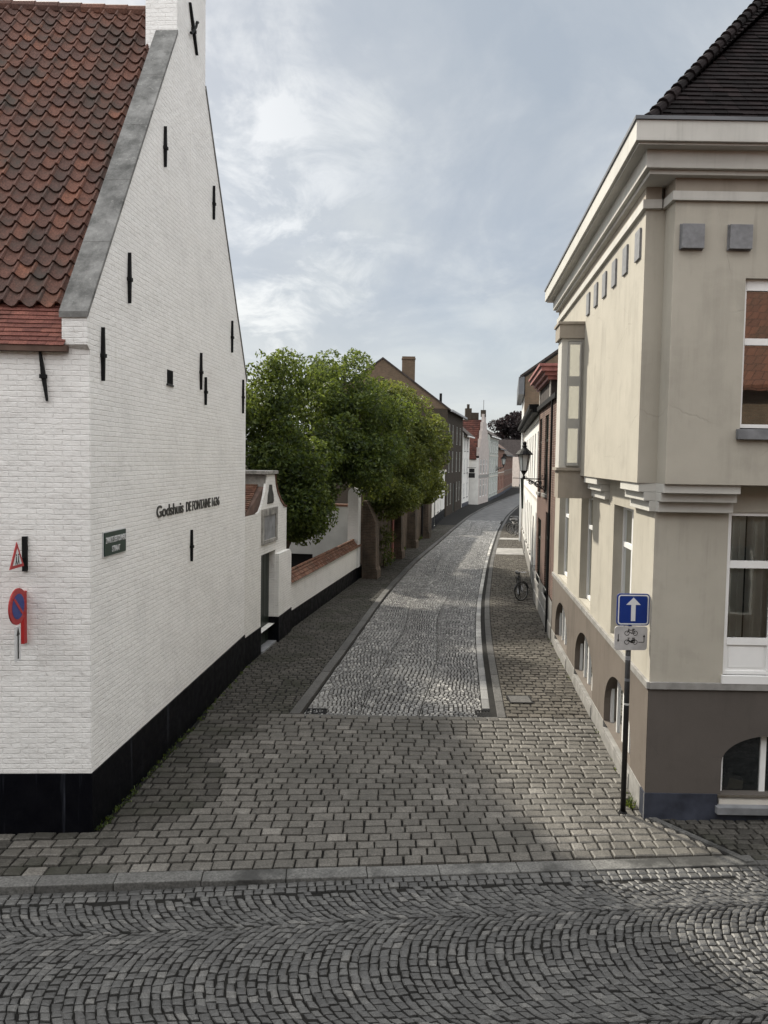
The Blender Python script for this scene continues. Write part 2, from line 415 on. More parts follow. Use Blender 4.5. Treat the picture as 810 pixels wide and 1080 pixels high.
class MB:
    def __init__(s): s.v = []; s.f = []
    def add(s, pts, faces):
        b = len(s.v); s.v += [Vector(p) for p in pts]
        s.f += [tuple(i + b for i in f) for f in faces]
    def quad(s, a, b, c, d): s.add([a, b, c, d], [(0, 1, 2, 3)])
    def hexa(s, p):
        s.add(p, [(0, 3, 2, 1), (4, 5, 6, 7), (0, 1, 5, 4), (1, 2, 6, 5), (2, 3, 7, 6), (3, 0, 4, 7)])
        return s
    def box(s, F, a0, a1, d0, d1, z0, z1):
        return s.hexa([F(a0, d0, z0), F(a1, d0, z0), F(a1, d1, z0), F(a0, d1, z0), F(a0, d0, z1), F(a1, d0, z1), F(a1, d1, z1), F(a0, d1, z1)])
    def wbox(s, x0, x1, y0, y1, z0, z1):
        return s.hexa([(x0, y0, z0), (x1, y0, z0), (x1, y1, z0), (x0, y1, z0), (x0, y0, z1), (x1, y0, z1), (x1, y1, z1), (x0, y1, z1)])
    def prism(s, F, poly, d0, d1):
        n = len(poly)
        p = [F(a, d0, z) for a, z in poly] + [F(a, d1, z) for a, z in poly]
        s.add(p, [tuple(range(n)), tuple(range(2 * n - 1, n - 1, -1))] + [(i, (i + 1) % n, n + (i + 1) % n, n + i) for i in range(n)])
        return s
    def plan(s, poly, z0, z1):
        n = len(poly)
        p = [(x, y, z0) for x, y in poly] + [(x, y, z1) for x, y in poly]
        s.add(p, [tuple(range(n - 1, -1, -1)), tuple(range(n, 2 * n))] + [(i, (i + 1) % n, n + (i + 1) % n, n + i) for i in range(n)])
        return s
    def tube(s, pts, r, k=8, cap=True):
        pts = [Vector(p) for p in pts]
        rs = r if isinstance(r, (list, tuple)) else [r] * len(pts)
        ref = None; rings = []
        for i, p in enumerate(pts):
            t = (pts[min(i + 1, len(pts) - 1)] - pts[max(i - 1, 0)]).normalized()
            if ref is None or abs(ref.dot(t)) > 0.95:
                ref = Vector((0, 0, 1)) if abs(t.z) < 0.9 else Vector((1, 0, 0))
            u = t.cross(ref).normalized(); w = u.cross(t).normalized(); ref = w
            rings.append([p + (u * math.cos(2 * math.pi * j / k) + w * math.sin(2 * math.pi * j / k)) * rs[i] for j in range(k)])
        base = len(s.v)
        for q in rings: s.v += q
        for i in range(len(rings) - 1):
            for j in range(k):
                a = base + i * k + j; b = base + i * k + (j + 1) % k
                s.f.append((a, b, b + k, a + k))
        if cap:
            s.f.append(tuple(base + j for j in range(k - 1, -1, -1)))
            s.f.append(tuple(base + (len(rings) - 1) * k + j for j in range(k)))
        return s
    def lathe(s, c, prof, k=16):
        base = len(s.v)
        for r, z in prof:
            for j in range(k):
                a = 2 * math.pi * j / k
                s.v.append(Vector((c[0] + r * math.cos(a), c[1] + r * math.sin(a), c[2] + z)))
        for i in range(len(prof) - 1):
            for j in range(k):
                a = base + i * k + j; b = base + i * k + (j + 1) % k
                s.f.append((a, b, b + k, a + k))
        s.f.append(tuple(base + j for j in range(k - 1, -1, -1)))
        s.f.append(tuple(base + (len(prof) - 1) * k + j for j in range(k)))
        return s
    def wall(s, F, a0, a1, z0, z1, holes=(), d=0.0, reveal=0.25):
        """the outer skin of a wall with real openings and their reveals"""
        A = sorted({a0, a1, *[h[0] for h in holes], *[h[1] for h in holes]})
        Z = sorted({z0, z1, *[h[2] for h in holes], *[h[3] for h in holes]})
        A = [a for a in A if a0 <= a <= a1]; Z = [z for z in Z if z0 <= z <= z1]
        for i in range(len(A) - 1):
            for j in range(len(Z) - 1):
                ca, cz = (A[i] + A[i + 1]) / 2, (Z[j] + Z[j + 1]) / 2
                if any(h[0] < ca < h[1] and h[2] < cz < h[3] for h in holes): continue
                s.quad(F(A[i], d, Z[j]), F(A[i + 1], d, Z[j]), F(A[i + 1], d, Z[j + 1]), F(A[i], d, Z[j + 1]))
        for h in holes:
            r = d - reveal
            s.quad(F(h[0], d, h[2]), F(h[0], d, h[3]), F(h[0], r, h[3]), F(h[0], r, h[2]))
            s.quad(F(h[1], d, h[2]), F(h[1], d, h[3]), F(h[1], r, h[3]), F(h[1], r, h[2]))
            s.quad(F(h[0], d, h[2]), F(h[1], d, h[2]), F(h[1], r, h[2]), F(h[0], r, h[2]))
            s.quad(F(h[0], d, h[3]), F(h[1], d, h[3]), F(h[1], r, h[3]), F(h[0], r, h[3]))
        return s
    def arch(s, F, a, b, zs, rise, ztop, d0, d1, k=18):
        """fills the corners of a rectangular opening down to an arch"""
        m, w = (a + b) / 2, (b - a) / 2
        def zz(x): return zs + rise * math.sqrt(max(0, 1 - ((x - m) / w) ** 2))
        xs = [m - w * math.cos(math.pi * i / k) for i in range(k + 1)]
        for x0, x1 in zip(xs, xs[1:]):
            s.quad(F(x0, d0, zz(x0)), F(x1, d0, zz(x1)), F(x1, d0, ztop), F(x0, d0, ztop))
            s.quad(F(x0, d0, zz(x0)), F(x1, d0, zz(x1)), F(x1, d1, zz(x1)), F(x0, d1, zz(x0)))
        return s
    def build(s, name, mat, parent=None, smooth=False, bevel=0.0):
        off = parent_loc(parent)
        me = bpy.data.meshes.new(name)
        me.from_pydata([tuple(v - off) for v in s.v], [], s.f)
        if bevel:
            bm = bmesh.new(); bm.from_mesh(me)
            bmesh.ops.remove_doubles(bm, verts=bm.verts, dist=1e-5)
            bmesh.ops.recalc_face_normals(bm, faces=bm.faces)
            ed = [e for e in bm.edges if len(e.link_faces) == 2 and e.calc_face_angle() > 0.5]
            bmesh.ops.bevel(bm, geom=ed, offset=bevel, segments=2, affect='EDGES', profile=0.6)
            bm.to_mesh(me); bm.free()
        me.materials.append(M[mat] if isinstance(mat, str) else mat)
        if smooth:
            for p in me.polygons: p.use_smooth = True
        o = bpy.data.objects.new(name, me)
        COL.objects.link(o)
        if parent is not None: o.parent = parent
        return o

def parent_loc(p):
    v = Vector((0, 0, 0))
    while p is not None:
        v += p.location; p = p.parent
    return v
def thing(name, label, cat, loc=(0, 0, 0), group=None):
    o = bpy.data.objects.new(name, None); COL.objects.link(o)
    o.empty_display_size = 0.3
    o.location = loc; o['label'] = label; o['category'] = cat
    if group: o['group'] = group
    return o
def tag(o, label, cat, group=None):
    o['label'] = label; o['category'] = cat
    if group: o['group'] = group
    return o
def structure(o): o['kind'] = 'structure'; return o
def stuff(o): o['kind'] = 'stuff'; return o
def dup(root, loc, rotz=None):
    r = root.copy(); COL.objects.link(r); r.location = loc
    if rotz is not None: r.rotation_euler = (0, 0, rotz)
    for ch in list(root.children):
        c = ch.copy(); COL.objects.link(c); c.parent = r
        for g in ch.children:
            d = g.copy(); COL.objects.link(d); d.parent = c
    return r

def lettering(name, body, mat, parent, origin, xdir, width, height, depth=0.012):
    """flat letters standing a little proud of a wall: origin is the lower left corner"""
    cu = bpy.data.curves.new(name, 'FONT'); cu.body = body; cu.size = 1.0; cu.extrude = 0.01; cu.offset = 0.014
    tmp = bpy.data.objects.new(name, cu); COL.objects.link(tmp)
    me = bpy.data.meshes.new_from_object(tmp.evaluated_get(bpy.context.evaluated_depsgraph_get()))
    bpy.data.objects.remove(tmp); bpy.data.curves.remove(cu)
    xs = [v.co.x for v in me.vertices]; ys = [v.co.y for v in me.vertices]
    x0, y0 = min(xs), min(ys); sx = width / (max(xs) - x0); sy = height / (max(ys) - y0)
    X = Vector((xdir[0], xdir[1], 0)).normalized(); Nn = Vector((X.y, -X.x, 0))
    off = parent_loc(parent)
    for v in me.vertices:
        c = v.co.copy()
        v.co = Vector(origin) + X * ((c.x - x0) * sx) + Vector((0, 0, (c.y - y0) * sy)) + Nn * (c.z / 0.01 * depth / 2) - off
    me.name = name
    me.materials.append(M[mat])
    o = bpy.data.objects.new(name, me); COL.objects.link(o); o.parent = parent
    return o

def window(parent, F, a, b, z0, z1, d, bars=(), muls=(), fw=0.06, mat='white_paint', pane='pane', name='window', fd=0.05, back=True, low=None):
    """a window of its own: frame mesh, pane as a sub-part"""
    m = MB()
    m.box(F, a, b, d - fd, d, z0, z0 + fw); m.box(F, a, b, d - fd, d, z1 - fw, z1)
    m.box(F, a, a + fw, d - fd, d, z0 + fw, z1 - fw); m.box(F, b - fw, b, d - fd, d, z0 + fw, z1 - fw)
    for z, w in bars: m.box(F, a + fw, b - fw, d - fd, d + 0.006, z - w / 2, z + w / 2)
    for x, w in muls: m.box(F, x - w / 2, x + w / 2, d - fd, d + 0.003, z0 + fw, z1 - fw)
    fo = m.build(name, mat, parent)
    g = MB(); gd = d - fd * 0.5
    g.quad(F(a + fw * 0.5, gd, z0 + fw * 0.5), F(b - fw * 0.5, gd, z0 + fw * 0.5), F(b - fw * 0.5, gd, z1 - fw * 0.5), F(a + fw * 0.5, gd, z1 - fw * 0.5))
    g.build('pane', pane, fo)
    if back:
        r = MB()
        e = 0.25
        r.quad(F(a - e, d - 1.6, z0 - e), F(b + e, d - 1.6, z0 - e), F(b + e, d - 1.6, z1 + e), F(a - e, d - 1.6, z1 + e))
        r.quad(F(a - e, d - 0.09, z0 - e), F(a - e, d - 1.6, z0 - e), F(a - e, d - 1.6, z1 + e), F(a - e, d - 0.09, z1 + e))
        r.quad(F(b + e, d - 0.09, z0 - e), F(b + e, d - 1.6, z0 - e), F(b + e, d - 1.6, z1 + e), F(b + e, d - 0.09, z1 + e))
        r.quad(F(a - e, d - 0.09, z0 - e), F(b + e, d - 0.09, z0 - e), F(b + e, d - 1.6, z0 - e), F(a - e, d - 1.6, z0 - e))
        r.quad(F(a - e, d - 0.09, z1 + e), F(b + e, d - 0.09, z1 + e), F(b + e, d - 1.6, z1 + e), F(a - e, d - 1.6, z1 + e))
        r.build('room', 'interior', fo)
    return fo

def curtain(parent, F, a, b, z0, z1, d, mat='curtain', amp=0.03, wl=0.11):
    m = MB(); n = max(6, int((b - a) / 0.025))
    for i in range(n):
        x0, x1 = a + (b - a) * i / n, a + (b - a) * (i + 1) / n
        f = lambda x: d + amp * math.sin(x / wl * 6.28 + 1.3 * math.sin(x * 5))
        m.quad(F(x0, f(x0), z0), F(x1, f(x1), z0), F(x1, f(x1), z1), F(x0, f(x0), z1))
    return m.build('curtain', mat, parent, smooth=True)

# ------------------------------------------------------------------ tiles
def flat_tiles(mb, O, along, up, span, H, tw, th, lift=0.012, thick=0.014):
    """plain tiles in courses; span(h) gives the start and end of a course at slope height h"""
    O, A, U = Vector(O), Vector(along).normalized(), Vector(up).normalized()
    Nn = A.cross(U).normalized()
    if Nn.z < 0: Nn = -Nn
    r = 0; h = 0.0
    while h < H - 1e-4:
        h1 = min(h + th * 1.12, H)
        s0, s1 = span(h); q0, q1 = span(min(h + th, H))
        x = s0 - (tw * 0.5 if r % 2 else 0)
        while x < s1:
            a, b = max(x + 0.002, s0), min(x + tw - 0.002, s1)
            if b - a > 0.02:
                k = lift * rnd(0.8, 1.25)
                a1, b1 = max(a, q0), min(b, q1)
                if b1 - a1 > 0.005:
                    dz = rnd(-0.002, 0.002)
                    p = [O + A * a + U * (h + dz) + Nn * k, O + A * b + U * (h + dz) + Nn * k, O + A * b1 + U * h1, O + A * a1 + U * h1,
                         O + A * a + U * (h + dz) + Nn * (k - thick - lift), O + A * b + U * (h + dz) + Nn * (k - thick - lift)]
                    mb.add(p, [(0, 1, 2, 3), (4, 5, 1, 0)])
            x += tw
        h += th; r += 1

def pantiles(mb, O, along, up, L, H, tw, th):
    O, A, U = Vector(O), Vector(along).normalized(), Vector(up).normalized()
    Nn = A.cross(U).normalized()
    if Nn.z < 0: Nn = -Nn
    prof = [(0.0, 0.036), (0.07, 0.064), (0.16, 0.066), (0.25, 0.036), (0.40, 0.008), (0.58, 0.000), (0.76, 0.006), (0.90, 0.020), (1.02, 0.040)]
    rows, cols = int(H / th) + 1, int(L / tw) + 1
    for r in range(rows):
        for c in range(cols):
            x0 = c * tw + rnd(-0.006, 0.006); h0 = r * th + rnd(-0.010, 0.010); h1 = (r + 1) * th + 0.03
            tilt = rnd(-0.005, 0.005); lift = 0.038 + rnd(-0.006, 0.008)
            pts = []; n = len(prof)
            for k, (u, z) in enumerate(prof):
                sag = 0.050 * math.sin(math.pi * min(1, max(0, (u - 0.14) / 0.86)))     # rounded lower edge
                pts.append(O + A * (x0 + u * tw) + U * (h0 - sag) + Nn * (z + lift + tilt * (u - 0.5)))
            for k, (u, z) in enumerate(prof):
                pts.append(O + A * (x0 + u * tw) + U * min(h1, H + 0.05) + Nn * (z))
            for k, (u, z) in enumerate(prof):
                sag = 0.050 * math.sin(math.pi * min(1, max(0, (u - 0.14) / 0.86)))
                pts.append(O + A * (x0 + u * tw) + U * (h0 - sag) + Nn * (z + lift - 0.030))
            mb.add(pts, [(k, k + 1, n + k + 1, n + k) for k in range(n - 1)] + [(2 * n + k, 2 * n + k + 1, k + 1, k) for k in range(n - 1)])

# ------------------------------------------------------------------ paving
def stone(mb, q, z, h, gap=0.010, round_=0.25, jit=0.006, two=True, gy=None):
    P = [Vector((p[0] + rnd(-jit, jit), p[1] + rnd(-jit, jit))) for p in q]
    c = (P[0] + P[1] + P[2] + P[3]) / 4
    small = min((P[0] - P[1]).length, (P[1] - P[2]).length)
    def inset(d, dy):
        out = []
        for i in range(4):
            a, b = P[i - 1] - P[i], P[(i + 1) % 4] - P[i]
            la, lb = max(a.length, 1e-4), max(b.length, 1e-4)
            da, db = (d, dy) if i % 2 else (dy, d)          # along the course, across it
            out.append(P[i] + a / la * min(da, la * 0.4) + b / lb * min(db, lb * 0.4))
        return out
    gy = gap if gy is None else gy
    zt = z + h + rnd(-0.006, 0.006)
    tx, ty = rnd(-0.03, 0.03), rnd(-0.03, 0.03)
    up = lambda R_, zz: [(p.x, p.y, zz + tx * (p.x - c.x) + ty * (p.y - c.y)) for p in R_]
    e = round_ * 0.07
    a = up(inset(gap, gy), z - 0.01)
    if two:
        b = up(inset(gap * 1.2, gy * 1.2), zt - 0.011); d = up(inset(gap + e, gy + e), zt)
        mb.add(a + b + d, [(0, 1, 5, 4), (1, 2, 6, 5), (2, 3, 7, 6), (3, 0, 4, 7), (4, 5, 9, 8), (5, 6, 10, 9), (6, 7, 11, 10), (7, 4, 8, 11), (8, 9, 10, 11)])
    else:
        d = up(inset(gap + e * 0.7, gy + e * 0.7), zt)
        mb.add(a + d, [(0, 1, 5, 4), (1, 2, 6, 5), (2, 3, 7, 6), (3, 0, 4, 7), (4, 5, 6, 7)])

def lerp_pts(pts):
    def f(y):
        if y <= pts[0][1]:
            (x0, y0), (x1, y1) = pts[0], pts[1]
        elif y >= pts[-1][1]:
            (x0, y0), (x1, y1) = pts[-2], pts[-1]
        else:
            for k in range(len(pts) - 1):
                if pts[k][1] <= y <= pts[k + 1][1]:
                    (x0, y0), (x1, y1) = pts[k], pts[k + 1]; break
        return x0 + (x1 - x0) * (y - y0) / (y1 - y0)
    return f
def smooth_fn(pts, w=2.5):
    f = lerp_pts(pts)
    return lambda y: (f(y - w) + 2 * f(y) + f(y + w)) / 4

KL = smooth_fn([(-1.82, 15.06), (-0.98, 21.6), (-0.09, 28.8), (1.38, 38.0), (3.01, 46.3), (5.05, 57.0), (7.95, 71.5), (11.3, 85.5), (17.3, 108), (23.6, 130), (34.5, 166), (37.5, 176)])
KR = smooth_fn([(2.50, 15.06), (3.11, 21.6), (3.83, 27.4), (5.48, 38.0), (6.65, 44.9), (8.80, 57.0), (11.7, 71.5), (15.0, 85.5), (21.0, 108), (27.4, 130), (38.5, 166), (41.5, 176)])
WL = lerp_pts([(-3.88, 10.15), (-3.30, 18.6), (-2.78, 22.4), (-0.93, 33.0), (3.42, 54.75), (5.46, 68.7), (8.41, 82.9), (9.73, 88.5), (12.7, 95.2), (15.9, 108), (18.8, 121), (24.6, 148), (30, 166)])
WR = lerp_pts([(3.83, 10.83), (4.84, 21.64), (5.63, 28.2), (8.85, 49.0), (10.6, 60.0), (20, 85), (42, 166)])
PZ = 0.10        # pavement height

def rows(mb, y0, y1, xl, xr, rowh, length, z, h, skew=0.0, two=True, gap=0.010, lj=0.25, gy=None):
    y = y0; r = 0
    while y < y1:
        rh = rowh * rnd(0.90, 1.10)
        x = xl(y + rh / 2) - length * (0.5 if r % 2 else 0.02) + rnd(-0.03, 0.03); xe = xr(y + rh / 2)
        while x < xe:
            w = length * rnd(1 - lj, 1 + lj); a, b = max(x, xl(y + rh / 2)), min(x + w, xe)
            if b - a > 0.05:
                sk = lambda xx: skew * xx
                stone(mb, [(a, y + sk(a)), (b, y + sk(b)), (b, y + rh + sk(b)), (a, y + rh + sk(a))], z, h, gap, two=two, gy=gy)
            x += w
        y += rh; r += 1

# ---- ground sheet and beds under the stones
g = MB(); g.quad((-600, -300, -0.06), (600, -300, -0.06), (600, 1500, -0.06), (-600, 1500, -0.06))
structure(g.build('ground', 'soil'))

# foreground street: segmental arcs running along it
FS_O = Vector((-1.13, 9.07, 0)); FS_T = Vector((1, 0.0894, 0)).normalized(); FS_N = Vector((-FS_T.y, FS_T.x, 0))
def fs(x, y): 
    p = FS_O + FS_T * x + FS_N * y
    return (p.x, p.y)
def fsz(x): return 0.012 + 0.055 * min(1, max(0, (x + 2.0) / 3.2))
def front_street():
    m = MB()
    for k in range(-4, 8):
        x0, x1 = k * 1.5 - 1, k * 1.5 + 0.5
        m.quad((*fs(x0, -9), fsz(x0) - 0.018), (*fs(x1, -9), fsz(x1) - 0.018), (*fs(x1, 0.05), fsz(x1) - 0.018), (*fs(x0, 0.05), fsz(x0) - 0.018))
    m.quad((*fs(-60, -9), -0.01), (*fs(-7, -9), -0.01), (*fs(-7, 0.05), -0.01), (*fs(-60, 0.05), -0.01))
    m.quad((*fs(11, -9), 0.045), (*fs(60, -9), 0.045), (*fs(60, 0.05), 0.045), (*fs(11, 0.05), 0.045))
    structure(m.build('street_bed', 'mortar'))
    m = MB(); p = 0.101
    for r in range(2):                                    # two straight rows along the kerb
        x = -6.0 + r * 0.05
        while x < 8:
            w = 0.12 * rnd(0.8, 1.25)
            stone(m, [fs(x, -0.11 * (r + 1)), fs(x + w, -0.11 * (r + 1)), fs(x + w, -0.11 * r), fs(x, -0.11 * r)], fsz(x) - 0.018, 0.026, 0.007)
            x += w
    for (yc, half, ang) in ((0.02, 0.86, 52), (-1.70, 0.86, 52), (-3.42, 0.86, 52)):
        R_ = half / math.sin(rad(ang)); nphi = int(2 * rad(ang) * R_ / p)
        for k in range(int(-6.0 / p), int(9.5 / p)):
            xk = k * p
            ph = rnd(0, 0.95)
            for i in range(nphi + 1):
                f0 = rad(-ang) + rad(2 * ang) * (i - ph) / nphi; f1 = f0 + rad(2 * ang) / nphi
                f0 = max(f0, rad(-ang)); f1 = min(f1, rad(ang))
                if f1 - f0 < 0.03: continue
                q = []
                for (kk, f) in ((0, f0), (1, f0), (1, f1), (0, f1)):
                    q.append(fs(xk + kk * p + R_ - R_ * math.cos(f) , yc + R_ * math.sin(f)))
                x = xk
                if yc + R_ * math.sin((f0 + f1) / 2) > -0.26 or yc + R_ * math.sin(f0) > -0.24 or yc + R_ * math.sin(f1) > -0.2: continue
                if q[0][0] < -6.2 or q[0][0] > 7.5: continue
                stone(m, q, fsz(x) - 0.02, 0.030, 0.0078, jit=0.014)
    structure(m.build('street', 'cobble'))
front_street()

def front_kerb():
    m = MB(); x = -8.0
    while x < 10:
        L = rnd(0.85, 1.15)
        z = PZ + 0.004 - 0.018 * min(1, max(0, (x + 2.0) / 3.2))
        a, b, c, d = fs(x + 0.004, 0.0), fs(x + L - 0.004, 0.0), fs(x + L - 0.004, 0.235), fs(x + 0.004, 0.235)
        m.plan([a, b, c, d], -0.05, z + rnd(-0.004, 0.004)); x += L
    structure(m.build('kerb', 'kerb_stone', bevel=0.012))
front_kerb()

def table():
    m = MB()
    m.quad((-9, 8.7, PZ - 0.032), (9, 9.9, PZ - 0.032), (9, 15.1, PZ - 0.032), (-9, 15.1, PZ - 0.032))
    structure(m.build('pavement_bed', 'mortar'))
    yk = lambda x: FS_O.y + (x - FS_O.x) * 0.0894 + 0.245
    m = MB(); m2 = MB()
    y = 0.0; r = 0
    while True:
        rh = 0.205 * rnd(0.95, 1.06)
        skew = 0.0894 * max(0.0, 1 - y / 4.2)
        length = 0.265 if r != 1 else 0.19
        x = -7.6 + rnd(0, 0.05) - (0.13 if r % 2 else 0)
        base = FS_O.y + 0.245 + y
        if base - 0.08 > 15.05: break
        while x < 7:
            w = length * rnd(0.86, 1.15)
            yy = base + (x - FS_O.x) * skew
            a, b = x, x + w
            mid = yy + rh / 2
            ok = mid < 15.05
            if mid > 10.1: a = max(a, -3.88 + 0.069 * (mid - 10.15) + 0.10)
            if mid > 10.83: b = min(b, 3.83 + 0.0925 * (mid - 10.83) - 0.0)
            # the triangle of small pavers in front of the townhouse is cut off by a strip
            lim = 3.86 + (10.83 - mid) * 0.72
            if mid <= 10.83: b = min(b, lim)
            if ok and b - a > 0.06:
                mossy = mid > 10.15 and a + 3.88 - 0.069 * (mid - 10.15) < 1.0 + 0.25 * math.sin(mid * 2.3) or (mid < 10.2 and a < -3.4 and rnd(0, 1) < 0.5)
                stone(m2 if mossy else m, [(a, yy), (b, yy + (b - a) * skew), (b, yy + (b - a) * skew + rh), (a, yy + rh)], PZ - 0.03, 0.036, 0.011, 0.28, 0.008, gy=0.017)
            x += w
        y += rh; r += 1
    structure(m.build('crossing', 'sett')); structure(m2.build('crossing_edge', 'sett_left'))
    m = MB()
    rows(m, 9.55, 10.80, lambda y: 3.98 + (10.83 - y) * 0.72, lambda y: 7.5, 0.14, 0.21, PZ - 0.02, 0.022, skew=0.03)
    structure(m.build('side_pavement', 'sett_left'))
    m = MB()
    a, b = Vector((3.87, 10.82)), Vector((4.74, 9.62))
    n = 3
    for i in range(n):
        p, q = a + (b - a) * (i / n + 0.004), a + (b - a) * ((i + 1) / n - 0.004)
        m.plan([(p.x, p.y), (q.x, q.y), (q.x + 0.10, q.y + 0.02), (p.x + 0.10, p.y + 0.02)], 0.0, PZ + 0.012)
    structure(m.build('edging_strip', 'kerb_stone', bevel=0.006))
table()

SZ = 0.03        # street level beyond the crossing
def far_street():
    m = MB()
    ys = [15.0 + i * 2.5 for i in range(70)]
    for y0, y1 in zip(ys, ys[1:]):
        m.quad((KL(y0), y0, SZ - 0.018), (KR(y0), y0, SZ - 0.018), (KR(y1), y1, SZ - 0.018), (KL(y1), y1, SZ - 0.018))
    structure(m.build('street_bed', 'mortar'))
    m = MB(); y = 15.12
    def zone(y0, y1, p, two):
        cols = 3
        rise = 0.36
        k0 = 0
        n = int((y1 - y0 + 2 * rise) / p)
        for c in range(cols):
            for k in range(n):
                yb = y0 - rise + k * p
                cnt = int(1.55 / p)
                ph = rnd(0, 0.7)
                for i in range(cnt + 1):
                    u0, u1 = max(0, (i - ph) / cnt), min(1, (i + 1 - ph) / cnt)
                    if u1 - u0 < 0.2 / cnt: continue
                    q = []
                    for (kk, u) in ((0, u0), (0, u1), (1, u1), (1, u0)):
                        yy = yb + kk * p + rise * (1 - (2 * u - 1) ** 2)
                        xl, xr = KL(yy) + 0.24, KR(yy) - 0.46
                        fr = (c + u) / cols
                        fr += 0.035 * math.sin(yy * 0.55 + 1.7 * c + u * 1.7) * math.sin(math.pi * fr)
                        q.append((xl + (xr - xl) * fr, yy))
                    my = sum(t[1] for t in q) / 4
                    if my < y0 or my > y1: continue
                    stone(m, q, SZ - 0.018, 0.024, 0.008, jit=0.008, two=two)
    zone(15.12, 30, 0.118, False)
    zone(30, 48, 0.15, False)
    zone(48, 66, 0.22, False)
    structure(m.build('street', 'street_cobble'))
    m = MB()
    ys = [65.8 + i * 3 for i in range(36)]
    for y0, y1 in zip(ys, ys[1:]):
        m.quad((KL(y0), y0, SZ + 0.004), (KR(y0), y0, SZ + 0.004), (KR(y1), y1, SZ + 0.004), (KL(y1), y1, SZ + 0.004))
    structure(m.build('street', 'asphalt_far'))
    # kerbs on both sides, gutter slabs on the right
    for nm, fn, s0, s1, mt in (('kerb', KL, 0.0, 0.21, 'kerb_dark'), ('kerb', KR, -0.17, 0.0, 'kerb_dark')):
        m = MB(); y = 15.06
        while y < 160:
            L = rnd(0.85, 1.15) * (1 if y < 60 else 3)
            m.plan([(fn(y + .005) + s0, y + .005), (fn(y + .005) + s1, y + .005), (fn(y + L - .005) + s1, y + L - .005), (fn(y + L - .005) + s0, y + L - .005)], -0.04, PZ + rnd(0.0, 0.012))
            y += L
        structure(m.build(nm, mt, bevel=0.012))
    for nm, mt in (('gutter', 'street_cobble'), ('gutter_slabs', 'gutter_stone')):
        random.seed(5); m = MB(); y = 15.75
        while y < 62:
            L = rnd(0.45, 0.75)
            pale = 21.6 < y < 25.2 or 29.0 < y < 36.5 or 41 < y < 47
            if pale == (nm == 'gutter_slabs'):
                e0, e1 = KR(y), KR(y + L)
                m.plan([(e0 - 0.45, y + .006), (e0 - 0.18, y + .006), (e1 - 0.18, y + L - .006), (e1 - 0.45, y + L - .006)], -0.04, SZ + 0.012 + rnd(-0.004, 0.006))
            y += L
        structure(m.build(nm, mt, bevel=0.008))
    # stone threshold where the street meets the raised crossing
    m = MB(); x = KL(15.0)
    while x < KR(15.0) - 0.1:
        L = min(rnd(0.8, 1.1), KR(15.0) - x)
        m.plan([(x + .004, 14.98), (x + L - .004, 14.98), (x + L - .004, 15.10), (x + .004, 15.10)], -0.04, PZ - 0.012); x += L
    structure(m.build('threshold', 'kerb_stone', bevel=0.008))
    # pavements
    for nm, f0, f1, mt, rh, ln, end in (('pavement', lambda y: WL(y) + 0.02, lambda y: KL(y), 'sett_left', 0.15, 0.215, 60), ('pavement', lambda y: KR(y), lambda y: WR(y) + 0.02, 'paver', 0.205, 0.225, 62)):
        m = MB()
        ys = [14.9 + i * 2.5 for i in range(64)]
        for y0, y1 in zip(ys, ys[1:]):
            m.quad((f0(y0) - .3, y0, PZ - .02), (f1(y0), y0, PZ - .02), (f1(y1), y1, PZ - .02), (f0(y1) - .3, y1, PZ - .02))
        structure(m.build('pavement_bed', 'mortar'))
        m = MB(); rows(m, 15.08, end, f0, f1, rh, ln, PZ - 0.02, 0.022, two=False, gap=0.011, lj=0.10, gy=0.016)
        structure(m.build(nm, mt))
    # pale concrete crossing of the right pavement
    m = MB()
    for (y0, y1) in ((41.6, 44.6), (49.5, 50.6)):
        m.plan([(KR(y0) + 0.02, y0), (WR(y0) - 0.05, y0), (WR(y1) - 0.05, y1), (KR(y1) + 0.02, y1)], 0.0, PZ + 0.016)
    structure(m.build('driveway_slab', 'gutter_stone' if False else 'sill_stone', bevel=0.006))
far_street()

